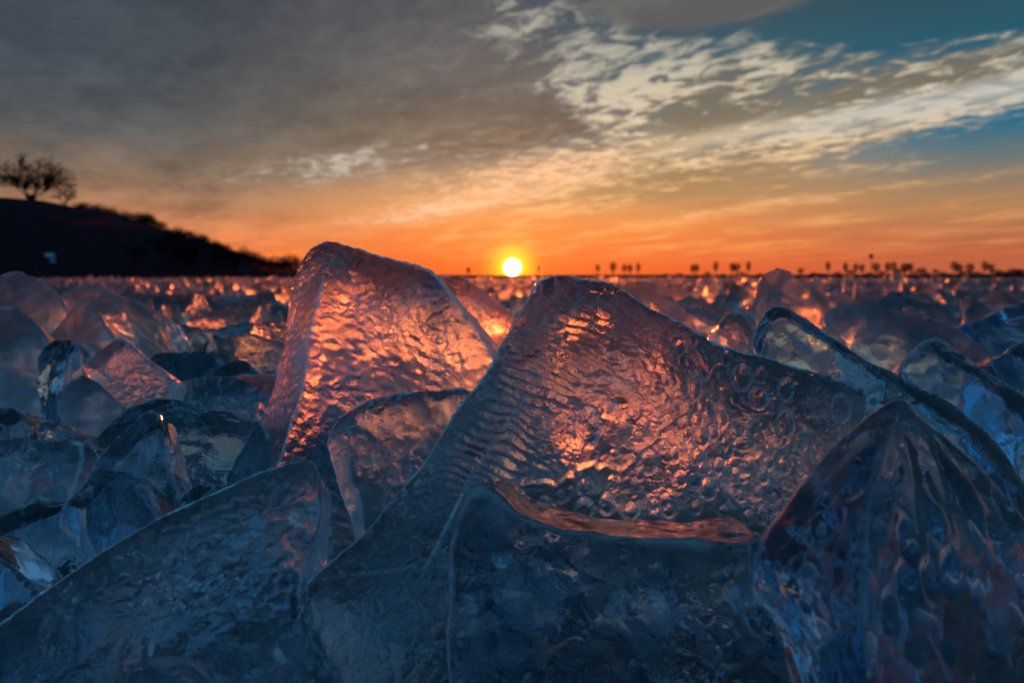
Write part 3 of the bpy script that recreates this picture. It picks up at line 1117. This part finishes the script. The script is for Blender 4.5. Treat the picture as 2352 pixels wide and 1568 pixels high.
tall = block('ice_block', 'tall pinkish block of ice behind, with a sharp upright edge and a rounded peak', [
    (672, 640), (684, 604), (712, 570), (742, 554), (772, 556), (850, 580), (930, 602), (985, 618), (1012, 645), (1060, 706), (1105, 770), (1150, 850), (1200, 980), (1220, 1150), (1100, 1420), (700, 1420), (480, 1350),
    (520, 1160), (553, 1060), (598, 972), (628, 880), (652, 770), (662, 690)],
    1.15, ax=-.12, az=.30, thick=.20, shrink=.86, push=(.06, .03, -.02), inner=[(742, 640, -.05), (722, 720, -.075), (690, 900, -.085), (640, 1060, -.09), (900, 800, -.02), (1000, 900, -.01)],
    voxel=.0027, sm=2, disp=tall_disp, mat=M_FROST, weather=everywhere)

block('ice_block', 'ridged pink block behind the tall pinkish block, just beside the sun', [
    (985, 660), (1000, 634), (1030, 627), (1070, 640), (1130, 668), (1178, 704), (1215, 760), (1240, 900), (1100, 1000), (1000, 900)], 1.40, az=.3, ax=-.1, thick=.16, voxel=.007, sm=3, disp=general_disp(.006, .03, .014, 81), mat=M_FROST)

tilted = block('ice_slab', 'smooth dark tilted slab wedged between the tall pinkish block and the central block', [
    (744, 1018), (752, 985), (775, 955), (822, 925), (905, 902), (990, 892), (1058, 886), (1092, 895), (1110, 960), (1060, 1100), (960, 1300), (860, 1330), (835, 1250), (800, 1180), (768, 1100)],
    .93, ax=.25, az=.35, thick=.075, shrink=.93, push=(.01, .03, 0), voxel=.0034, sm=4, disp=general_disp(.005, .014, .006, 85, (1, 1, .45), .3), mat=M_BEAD, pebbled=everywhere)

def wedge_disp(co, no, px, py, fr):
    melt = (fbm(co / .09, 3, 201) - .5) * .010
    edge = seg_dist(px, py, [(740, 1085), (715, 1049), (688, 1049), (470, 1135), (112, 1340), (-160, 1540)])
    tip = sstep(640, 700, px + (1080 - py) * .3)
    low = sstep(1400, 1470, py - (px - 350) * .05)
    peb = (1 - tip) * sstep(6, 40, edge) * (1 - low)
    q = np.stack([co[:, 0], co[:, 1], co[:, 2] * 1.5], 1) / .0085
    w = fbm(q * .5, 2, 203)
    f1, f2 = worley(q + (w - .5)[:, None] * 1.3, 205)
    b = (.55 - np.minimum(f1, 1)) * .0065 + (fbm(q * 1.5, 3, 207) - .5) * .007 + (fbm(co / .035, 2, 208) - .5) * .006
    fold = (fbm(np.stack([co[:, 0] * 3, co[:, 1], co[:, 2] * .7], 1) / .03, 3, 209) - .5) * .008
    return melt + b * peb + fold * low + tip * (fbm(co / .03, 2, 211) - .5) * .004


wedge = block('ice_slab', 'wedge of pebbled dark blue ice in front, rising from the corner to a rounded tip', [
    (740, 1085), (733, 1060), (715, 1049), (688, 1049), (600, 1077), (470, 1135), (350, 1190), (230, 1262), (112, 1340), (0, 1425), (-160, 1540), (-240, 1640), (-200, 1760), (300, 1800), (760, 1800), (800, 1640), (745, 1530), (700, 1440), (686, 1380),
    (694, 1320), (722, 1260), (737, 1180)], .64, ax=.18, az=.40, thick=.10, shrink=.92, push=(.005, .04, -.02), inner=[(560, 1300, -.012), (350, 1400, -.02), (640, 1500, -.03)],
    voxel=.0022, sm=4, disp=wedge_disp, mat=M_WEDGE, weather=everywhere, pebbled=lambda px, py: sstep(10, 34, seg_dist(px, py, [(735, 1180), (740, 1085), (715, 1049), (688, 1049), (470, 1135), (112, 1340), (-160, 1540)])) * sstep(1470, 1390, py) * sstep(735, 690, px))

front = block('ice_block', 'flat-topped block of dark ice across the front, its upper side reflecting orange', [
    (1068, 1160), (1080, 1136), (1104, 1126), (1140, 1142), (1195, 1188), (1290, 1216), (1400, 1232), (1520, 1240), (1640, 1250), (1750, 1236), (1772, 1260), (1765, 1400), (1830, 1560), (1880, 1760), (1040, 1760), (1022, 1560), (1024, 1400), (1032, 1250), (1052, 1200)],
    .60, ax=-.02, az=-.05, thick=.12, shrink=.98, push=(.012, .0, -.028), voxel=.003, sm=4, disp=general_disp(.003, .02, .008, 91, (1, 1, 1), .3), mat=M_CLEAR, rim_k=.6)


def cone_disp(co, no, px, py, fr):
    melt = (fbm(co / .09, 3, 101) - .5) * .006
    # a few broad flutes falling away from the ridge on the far side, the near side smooth
    ridge = np.interp(py, [912, 1050, 1180, 1400, 1650], [2064, 2022, 1987, 1980, 2000])
    right = sstep(0, 60, px - ridge)
    rr_ = np.hypot(px - 2065, py - 880)
    an = np.arctan2(px - 2065 + (fbm(co / .05, 2, 104) - .5) * 90, np.maximum(py - 840, 20))
    q = np.stack([an * 4.2, rr_ / 330, co[:, 1] * 3], 1)
    fl = (fbm(q, 2, 103) - .5) * .020 * sstep(60, 300, rr_) * (right * .8 + .2)
    f1, _ = worley(np.stack([co[:, 0] * 1.3, co[:, 1], co[:, 2] * .7], 1) / .030, 107)
    pits = -sstep(.45, .15, f1) * .008 * sstep(.48, .62, vnoise(co / .045, 109)) * sstep(200, 380, rr_)
    low = sstep(1180, 1300, py) * (1 - right)
    rough_ = (fbm(co / .014, 3, 111) - .5) * .007 * low
    return melt + fl + pits + rough_


cone = block('ice_block', 'pointed fluted block of glossy dark blue ice, nearest in the corner', [
    (1985, 955), (2028, 926), (2062, 908), (2090, 917), (2112, 948), (2152, 985), (2232, 1062), (2295, 1130), (2360, 1225), (2420, 1380), (2460, 1800), (1960, 1800), (1900, 1640), (1850, 1520), (1795, 1420), (1742, 1350), (1740, 1285), (1768, 1215), (1830, 1128), (1905, 1035)],
    .545, ax=.05, az=.35, thick=.13, shrink=.85, push=(.03, .03, -.02), inner=[(2066, 935, -.012), (2020, 1050, -.050), (1985, 1180, -.075), (1980, 1400, -.09), (2000, 1650, -.095)],
    voxel=.003, sm=1, disp=cone_disp, mat=M_FLOW, rim_k=.35)

block('ice_slab', 'long dark blue slab sloping down behind the pointed block, with a thin bright upper edge', [
    (1722, 790), (1735, 745), (1755, 712), (1782, 698), (1812, 702), (1868, 738), (1990, 818), (2105, 888), (2200, 938), (2262, 985), (2310, 1040), (2365, 1130), (2420, 1280), (2380, 1420), (2150, 1300), (1950, 1100), (1850, 950), (1745, 830)],
    .98, ax=-.22, az=.45, thick=.07, shrink=.96, push=(.02, .03, .0), voxel=.0042, sm=3, disp=general_disp(.003, .03, .010, 121, (1, 1, 1), .2), mat=M_DARK)

block('ice_block', 'block with a sunlit sloping top edge at the frame side, beyond the long dark slab', [
    (2068, 852), (2090, 815), (2122, 786), (2152, 775), (2182, 786), (2240, 825), (2300, 868), (2370, 915), (2440, 1000), (2400, 1200), (2280, 1150), (2200, 1020), (2110, 930)], 1.22, ax=-.15, az=.35, thick=.13, shrink=.9, push=(.03, .05, .01),
    voxel=.0055, sm=3, disp=general_disp(.004, .03, .012, 125, (1, 1, 1), .3), mat=M_CLEAR)

block('ice_slab', 'broad low blue slab lying behind the long dark slab, rounded at its near end', [
    (1893, 728), (1905, 704), (1935, 693), (1975, 692), (2060, 702), (2140, 722), (2215, 765), (2290, 815), (2340, 880), (2300, 960), (2150, 900), (2060, 870), (1970, 810), (1910, 760)], 1.65, ax=-.1, az=.6, thick=.16, shrink=.92, push=(.03, .05, .0),
    voxel=.007, sm=4, disp=general_disp(.005, .05, .016, 131, (1, 1, 1), .3), mat=M_FIELD)

block('ice_block', 'sharp peaked block speckled with orange glints, poking above the horizon', [
    (1702, 775), (1712, 712), (1735, 665), (1762, 625), (1785, 611), (1806, 614), (1850, 648), (1910, 694), (1960, 760), (1940, 850), (1800, 880), (1710, 850)], 1.95, ax=-.1, az=.4, thick=.22, shrink=.85, push=(.05, .05, 0), inner=[(1785, 720, -.08)],
    voxel=.008, sm=3, disp=general_disp(.008, .035, .014, 135), mat=M_FIELD)

block('ice_slab', 'blue slab just behind the bright crest of the central block, beside a white slab', [
    (1412, 668), (1432, 648), (1462, 638), (1496, 642), (1540, 672), (1590, 725), (1640, 800), (1600, 900), (1450, 880), (1400, 760)], 1.55, ax=-.1, az=.4, thick=.12, voxel=.007, sm=3, disp=general_disp(.005, .04, .014, 141), mat=M_FIELD)
block('ice_slab', 'white frosted slab lying flat beyond the central block', [
    (1545, 690), (1580, 676), (1660, 700), (1735, 716), (1750, 770), (1640, 800), (1570, 750)], 1.9, ax=.1, az=1.6, thick=.10, voxel=.008, sm=4, disp=general_disp(.004, .05, .010, 145), mat=M_FROST)
block('ice_block', 'small pale cone of ice standing before the peaked block', [
    (1628, 768), (1655, 730), (1690, 708), (1712, 728), (1728, 770), (1740, 840), (1620, 840)], 1.5, ax=0, az=.4, thick=.12, voxel=.006, sm=3, disp=general_disp(.006, .03, .012, 149, (1, 1, .4)), mat=M_FROST)
block('ice_slab', 'slab end jutting in from the frame side, low beneath the far ice', [
    (2215, 742), (2270, 722), (2360, 690), (2440, 690), (2440, 860), (2340, 850), (2280, 800)], 2.1, ax=.2, az=.5, thick=.16, voxel=.01, sm=3, disp=general_disp(.006, .05, .016, 153), mat=M_DARK)
block('ice_block', 'dark block with a pale sloping top, cut off by the frame below the slab end', [
    (2270, 830), (2330, 790), (2400, 770), (2470, 800), (2460, 960), (2360, 960)], 1.5, ax=.1, az=.4, thick=.15, voxel=.008, sm=3, disp=general_disp(.006, .05, .016, 157), mat=M_DARK)

# the blurred blocks on the other side
block('ice_block', 'large rounded block at the frame side, its top glowing pink beneath the hill', [
    (-90, 720), (-40, 660), (0, 636), (42, 624), (85, 634), (120, 662), (150, 700), (185, 780), (170, 900), (-60, 900)], 1.95, ax=.1, az=.4, thick=.26, shrink=.85, push=(-.04, .05, 0), voxel=.008, sm=2, disp=general_disp(.010, .03, .010, 161), mat=M_FIELD)
block('ice_block', 'rounded block with pink speckled face behind the cone-shaped hazy one', [
    (118, 700), (140, 672), (175, 650), (212, 644), (245, 664), (275, 706), (310, 762), (345, 830), (300, 900), (150, 880)], 2.15, ax=-.1, az=.4, thick=.26, shrink=.85, push=(.05, .05, 0), voxel=.008, sm=2, disp=general_disp(.010, .03, .010, 163), mat=M_FIELD)
block('ice_block', 'cone-shaped hazy block under the two pink-topped ones', [
    (95, 800), (130, 745), (160, 706), (185, 696), (208, 706), (245, 752), (285, 812), (300, 900), (90, 900)], 1.72, ax=0, az=.4, thick=.20, voxel=.008, sm=3, disp=general_disp(.008, .03, .009, 165), mat=M_FIELD)
block('ice_block', 'broad hazy block filling the frame side under the pink-topped ones', [
    (-120, 760), (-40, 712), (20, 700), (70, 730), (120, 800), (130, 960), (-120, 1000)], 1.55, ax=.1, az=.4, thick=.20, voxel=.008, sm=3, disp=general_disp(.008, .03, .010, 167), mat=M_FIELD)
block('ice_slab', 'pale square slab standing on its corner, bright along its upper edges', [
    (183, 838), (225, 802), (268, 770), (292, 782), (350, 832), (408, 876), (395, 915), (330, 990), (270, 960), (220, 890)], 1.28, ax=.1, az=.35, thick=.06, shrink=.95, voxel=.005, sm=4, disp=general_disp(.003, .03, .006, 169), mat=M_FROST)
block('ice_block', 'black knobbly lump of ice beside the pale square slab', [
    (82, 838), (95, 800), (122, 780), (158, 780), (188, 800), (196, 845), (176, 895), (140, 960), (110, 1020), (70, 990), (82, 900)], 1.38, ax=0, az=.1, thick=.12, voxel=.006, sm=4, disp=general_disp(.010, .035, .016, 171), mat=M_DARK)
block('ice_slab', 'dull rounded slab tucked below the pale square one', [
    (128, 935), (150, 890), (185, 866), (220, 880), (285, 938), (270, 1010), (150, 1010)], 1.18, ax=.1, az=.4, thick=.08, voxel=.005, sm=3, disp=general_disp(.004, .02, .008, 173), mat=M_FIELD)
block('ice_block', 'knobbly block studded with bright beads, left against the tall pinkish block', [
    (365, 892), (385, 876), (425, 872), (480, 862), (560, 854), (640, 856), (660, 950), (600, 1010), (500, 990), (440, 950)], 1.36, ax=0, az=.5, thick=.14, voxel=.0055, sm=4, disp=general_disp(.011, .020, .008, 175, (1, 1, 1), .9), mat=M_BEAD, pebbled=everywhere)
block('ice_slab', 'low dark slab with a glinting upper edge, further back beside the pale square slab', [
    (338, 816), (380, 806), (440, 812), (508, 834), (520, 880), (450, 900), (380, 880)], 1.75, ax=0, az=.8, thick=.14, voxel=.007, sm=4, disp=general_disp(.004, .05, .012, 177), mat=M_DARK)
block('ice_block', 'small see-through dome of ice behind the beaded block', [
    (472, 872), (495, 845), (530, 824), (562, 828), (590, 850), (610, 900), (480, 910)], 1.5, ax=0, az=.4, thick=.12, voxel=.006, sm=3, disp=general_disp(.004, .04, .010, 179), mat=M_CLEAR)
block('ice_slab', 'wide smooth blue slab sloping toward the foot of the tall pinkish block', [
    (212, 1010), (240, 975), (300, 938), (370, 914), (430, 916), (520, 942), (605, 968), (640, 1060), (560, 1160), (440, 1230), (260, 1180), (215, 1080)], 1.08, ax=0, az=.9, thick=.12, shrink=.95, voxel=.0045, sm=4, disp=general_disp(.0035, .04, .010, 181, (.5, 1, 1.4), .1), mat=M_CLEAR)
block('ice_block', 'pointed cloudy fin of ice leaning in front of the wide smooth slab', [
    (208, 1080), (228, 1042), (268, 1000), (315, 955), (345, 936), (366, 946), (376, 1000), (392, 1080), (415, 1170), (400, 1260), (230, 1220)], .92, ax=.05, az=.3, thick=.07, voxel=.004, sm=4, disp=general_disp(.003, .03, .008, 183, (1, 1, .6), .2), mat=M_CLEAR)
block('ice_block', 'bumpy blue block with a level top, cut by the frame side', [
    (-140, 1030), (-60, 1008), (20, 1004), (100, 1006), (160, 1008), (188, 1020), (192, 1060), (170, 1120), (140, 1200), (-140, 1240)], .98, ax=0, az=.4, thick=.12, voxel=.0042, sm=4, disp=general_disp(.006, .022, .008, 185), mat=M_BEAD, pebbled=everywhere)
block('ice_block', 'rounded little hump behind the level-topped bumpy block', [
    (-60, 960), (-20, 938), (15, 932), (48, 946), (72, 972), (80, 1040), (-60, 1050)], 1.15, thick=.1, az=.3, voxel=.005, sm=4, disp=general_disp(.003, .04, .008, 187), mat=M_DARK)
block('ice_chunk', 'tiny knobbly chunk glinting beside the level-topped bumpy block', [
    (78, 985), (95, 962), (120, 966), (150, 990), (190, 1000), (215, 1030), (180, 1070), (90, 1060)], 1.06, thick=.06, az=.3, voxel=.004, sm=4, disp=general_disp(.005, .02, .008, 189), mat=M_CLEAR)
block('ice_block', 'near-black glossy block with a knob on its thin bright upper edge', [
    (-160, 1240), (-60, 1208), (0, 1186), (60, 1162), (78, 1142), (110, 1158), (150, 1146), (196, 1108), (208, 1078), (222, 1068), (236, 1084), (282, 1086), (318, 1112), (342, 1150), (362, 1195), (340, 1300), (200, 1420), (-160, 1460)], .80, ax=.05, az=.3, thick=.09, shrink=.94, voxel=.0034, sm=4,
    disp=general_disp(.003, .03, .008, 191, (1, 1, 1), .3), mat=M_DARK)
block('ice_slab', 'black corner of a slab with a thin bright edge, low at the frame side', [
    (-120, 1210), (-40, 1240), (30, 1302), (88, 1364), (60, 1460), (-120, 1560)], .68, ax=-.2, az=.3, thick=.05, shrink=.95, voxel=.0032, sm=3, disp=general_disp(.002, .03, .005, 193), mat=M_DARK)
block('ice_slab', 'thin slab showing pink and red through the gap between wedge and central block', [
    (690, 1370), (720, 1300), (770, 1262), (828, 1238), (850, 1290), (760, 1420), (690, 1430)], .88, ax=.2, az=.3, thick=.03, voxel=.003, sm=4, disp=general_disp(.002, .012, .004, 195), mat=M_FROST)
block('ice_chunk', 'small dark hump peeking over the front wedge beside the near-black block', [
    (405, 1150), (440, 1118), (480, 1108), (520, 1120), (560, 1160), (520, 1230), (420, 1220)], .86, az=.3, thick=.06, voxel=.0036, sm=4, disp=general_disp(.002, .03, .006, 197), mat=M_DARK)
block('ice_chunk', 'squat lobed chunk sunk in the darkness under the front wedge', [
    (265, 1585), (280, 1550), (310, 1524), (350, 1530), (372, 1545), (400, 1534), (440, 1560), (470, 1610), (430, 1760), (280, 1760)], .56, az=.3, thick=.05, voxel=.003, sm=4, disp=general_disp(.002, .03, .006, 199), mat=M_CLEAR)

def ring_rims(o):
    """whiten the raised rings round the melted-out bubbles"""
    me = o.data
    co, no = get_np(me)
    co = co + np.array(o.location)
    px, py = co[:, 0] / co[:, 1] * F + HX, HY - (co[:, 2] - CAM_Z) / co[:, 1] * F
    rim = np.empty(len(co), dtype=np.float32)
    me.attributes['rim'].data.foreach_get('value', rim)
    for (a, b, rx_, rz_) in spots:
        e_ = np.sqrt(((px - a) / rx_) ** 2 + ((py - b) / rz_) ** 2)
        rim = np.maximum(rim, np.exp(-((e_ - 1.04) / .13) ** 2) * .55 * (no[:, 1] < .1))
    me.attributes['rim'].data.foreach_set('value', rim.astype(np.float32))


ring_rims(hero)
hc = ray(1353, 1098, .80)


def on_hero(px, py):
    return (.80 - .10 * hc.x - .55 * (hc.z - CAM_Z)) / (1 - .10 * (px - HX) / F - .55 * (HY - py) / F)


for i, (px, py, rx, rz) in enumerate(spots):
    bubble(hero, px, py, on_hero(px, py) + rb_.uniform(.012, .035), rx, rz, .4, rb_.uniform(-.5, .5), i)
for i, (px, py, rx, rz) in enumerate([(2215, 1265, 26, 62), (2095, 1285, 22, 44), (1905, 1350, 30, 26), (2055, 1420, 14, 30), (2180, 1360, 20, 55), (1935, 1200, 10, 14), (1960, 1240, 12, 18), (2290, 1420, 18, 40)]):
    bubble(cone, px, py, .545 + rb_.uniform(-.01, .02), rx, rz, .35, -.35 if px > 2000 else .3, i)
for i in range(16):
    bubble(front, rb_.uniform(1090, 1700), rb_.uniform(1270, 1480), .60 + rb_.uniform(.02, .06), rb_.uniform(6, 18), rb_.uniform(8, 26), .4, rb_.uniform(-.4, .4), i)
for i in range(14):
    bubble(tilted, rb_.uniform(800, 980), rb_.uniform(960, 1120), .93 + rb_.uniform(.02, .04), rb_.uniform(3, 10), rb_.uniform(4, 14), .4, rb_.uniform(-.4, .4), i)
bubble(wedge, 712, 1228, .665, 15, 24, .4, .1, 2)
bubble(wedge, 560, 1150, .66, 10, 8, .4, .1, 3)


# healed cracks inside the big blocks
def crack(parent, pts, Y, dY, seed):
    """a crumpled sheet hanging inside the ice: pts = its outline in photo units, dY = how far it slants back"""
    rr = random.Random(seed)
    n = 22
    x0, x1 = min(p[0] for p in pts), max(p[0] for p in pts)
    y0, y1 = min(p[1] for p in pts), max(p[1] for p in pts)
    g = [(x0 + (x1 - x0) * i / n, y0 + (y1 - y0) * j / n) for j in range(n + 1) for i in range(n + 1)]

    def inside(x, y):
        c = False
        for (ax_, ay_), (bx_, by_) in zip(pts, pts[1:] + pts[:1]):
            if (ay_ > y) != (by_ > y) and x < (bx_ - ax_) * (y - ay_) / (by_ - ay_) + ax_:
                c = not c
        return c
    q = np.array([[x / 60, y / 60, seed] for x, y in g])
    dd = (fbm(q, 3, seed) - .5) * .05
    vs = [ray(x, y, Y + dY * (y - y0) / (y1 - y0) + d) - parent.location for (x, y), d in zip(g, dd)]
    st = n + 1
    fs = [(j * st + i, j * st + i + 1, j * st + st + i + 1, j * st + st + i) for j in range(n) for i in range(n) if inside(x0 + (x1 - x0) * (i + .5) / n, y0 + (y1 - y0) * (j + .5) / n)]
    mesh_obj('fracture', me_from('fracture', vs, fs), M_CRACK, parent)


crack(front, [(1130, 1260), (1230, 1240), (1300, 1330), (1260, 1420), (1150, 1400)], .635, .04, 3)
crack(front, [(1400, 1300), (1540, 1280), (1580, 1400), (1480, 1500), (1390, 1400)], .64, .05, 4)
crack(front, [(1560, 1380), (1700, 1330), (1740, 1460), (1620, 1520)], .63, .05, 5)
crack(wedge, [(560, 1440), (640, 1400), (700, 1500), (690, 1640), (560, 1640)], .68, .04, 6)
crack(wedge, [(660, 1180), (726, 1150), (730, 1260), (690, 1320)], .67, .02, 7)
crack(hero, [(760, 1440), (880, 1400), (980, 1440), (940, 1560), (800, 1600)], .84, .03, 8)
crack(hero, [(1500, 1130), (1640, 1060), (1760, 1100), (1700, 1190), (1560, 1190)], .86, .03, 9)
crack(cone, [(1880, 1360), (1970, 1240), (1990, 1400), (1960, 1560), (1880, 1500)], .57, .03, 10)
crack(cone, [(2080, 1260), (2190, 1200), (2260, 1400), (2160, 1480)], .58, .04, 11)

# ------------------------------------------------------------------ the field of broken ice
rf = random.Random(5)
nprng = np.random.default_rng(5)


def chunk_mesh(k):
    rr = random.Random(900 + k)
    bm = bmesh.new()
    slab = k % 2 == 0
    for _ in range(12 if not slab else 9):
        bm.verts.new((rr.uniform(-.5, .5), rr.uniform(-.5, .5) * (.35 if slab else .8), rr.uniform(-.5, .5)))
    bmesh.ops.convex_hull(bm, input=bm.verts[:])
    for v in [v for v in bm.verts if not v.link_faces]:
        bm.verts.remove(v)
    me = bpy.data.meshes.new('ice_chunk')
    bm.to_mesh(me)
    bm.free()
    vs = [v.co.copy() for v in me.vertices]
    fs = [tuple(p.vertices) for p in me.polygons]
    r = remesh(vs, fs, .030, 1)
    co, no = get_np(r)
    co = co + no * ((fbm(co / .30, 3, 300 + k) - .5) * .05 + (fbm(co / .09, 2, 330 + k) - .5) * .02)[:, None]
    r.vertices.foreach_set('co', co.reshape(-1))
    r.polygons.foreach_set('use_smooth', [True] * len(r.polygons))
    r.name = 'ice_chunk'
    r.materials.append(M_FIELD if k % 4 else M_DARK)
    return r


CH = [chunk_mesh(k) for k in range(10)]
occupied = [(-.9, 1.95, .3), (-1.1, 2.1, .25), (.62, 1.95, .25), (.3, 1.6, .2), (.75, 1.65, .3), (-.2, 1.3, .3)]
made = 0
cells = []
yv = 1.7
while yv < 7.5:
    step = .20 + yv * .020
    half = yv * .66 + .2
    xv = -half
    while xv < half:
        cells.append((xv + rf.uniform(-.4, .4) * step, yv + rf.uniform(-.4, .4) * step))
        xv += step * 1.05
    yv += step
for (x, y) in cells:
    if made >= 292:
        break
    if any(math.hypot(x - a, y - b) < c for a, b, c in occupied):
        continue
    s_ = rf.uniform(.20, .36) * (1 + .02 * y)
    o = bpy.data.objects.new('ice_chunk', CH[rf.randrange(10)])
    hz = s_ * rf.uniform(.7, 1.25)
    lim = .40 if (rf.random() < .10 and abs(x) > .25 * y) else .30
    o.scale = (s_ * rf.uniform(.7, 1.2), s_ * rf.uniform(.7, 1.1), hz)
    o.rotation_euler = (rf.uniform(-.5, .5), rf.uniform(-.9, .9), rf.uniform(0, 6.28))
    z = rf.uniform(.05, .20)
    o.location = (x, y, min(z, lim - hz * .55))
    link(o, 'small blurred chunk among the broken ice strewn across the lake behind the big blocks', 'ice chunk', 'chunks strewn across the frozen lake')
    made += 1
last_y = y

# beyond that the ice reads as one glittering mass
tmpl = []
for k in range(14):
    bm = bmesh.new()
    rr = random.Random(700 + k)
    for _ in range(9):
        bm.verts.new((rr.uniform(-.5, .5), rr.uniform(-.5, .5), rr.uniform(-.5, .5)))
    bmesh.ops.convex_hull(bm, input=bm.verts[:])
    for v in [v for v in bm.verts if not v.link_faces]:
        bm.verts.remove(v)
    bmesh.ops.triangulate(bm, faces=bm.faces[:])
    bm.verts.index_update()
    tmpl.append((np.array([v.co for v in bm.verts]), np.array([[v.index for v in f.verts] for f in bm.faces])))
    bm.free()
VV, FF, off = [], [], 0


def scatter(n, y0, y1, smin, smax, zmax):
    global off
    # even density on the picture-independent ground: area grows with distance
    u = nprng.random(n)
    ys = np.sqrt(y0 ** 2 + u * (y1 ** 2 - y0 ** 2))
    xs = (nprng.random(n) * 2 - 1) * (ys * .72 + .5)
    for x, y in zip(xs, ys):
        v, f = tmpl[nprng.integers(len(tmpl))]
        s = nprng.uniform(smin, smax, 3) * np.array([1.1, .9, .9])
        a, b = nprng.uniform(0, 6.28), nprng.normal(0, .5)
        ca, sa, cb, sb = cos(a), sin(a), cos(b), sin(b)
        q = v * s
        q = np.stack([q[:, 0] * cb - q[:, 2] * sb, q[:, 1], q[:, 0] * sb + q[:, 2] * cb], 1)
        q = np.stack([q[:, 0] * ca - q[:, 1] * sa, q[:, 0] * sa + q[:, 1] * ca, q[:, 2]], 1)
        VV.append(q + np.array([x, y, nprng.uniform(.02, zmax)]))
        FF.append(f + off)
        off += len(v)


scatter(5200, last_y + .1, 26, .18, .50, .20)
scatter(5200, 26, 80, .25, .85, .22)
scatter(5200, 80, 420, .5, 1.7, .20)
vs = np.concatenate(VV)
fs = np.concatenate(FF)
me = bpy.data.meshes.new('broken_ice_field')
me.vertices.add(len(vs)); me.vertices.foreach_set('co', vs.reshape(-1))
me.loops.add(len(fs) * 3); me.loops.foreach_set('vertex_index', fs.reshape(-1).astype(np.int32))
me.polygons.add(len(fs)); me.polygons.foreach_set('loop_start', (np.arange(len(fs)) * 3).astype(np.int32))
me.update(calc_edges=True)
mesh_obj('broken_ice_field', me, M_FAR, kind='stuff', label='glittering mass of broken ice reaching back to the far shore', cat='ice field')
print('TRIS', sum(len(m.loop_triangles) or len(m.polygons) * 2 for m in bpy.data.meshes))
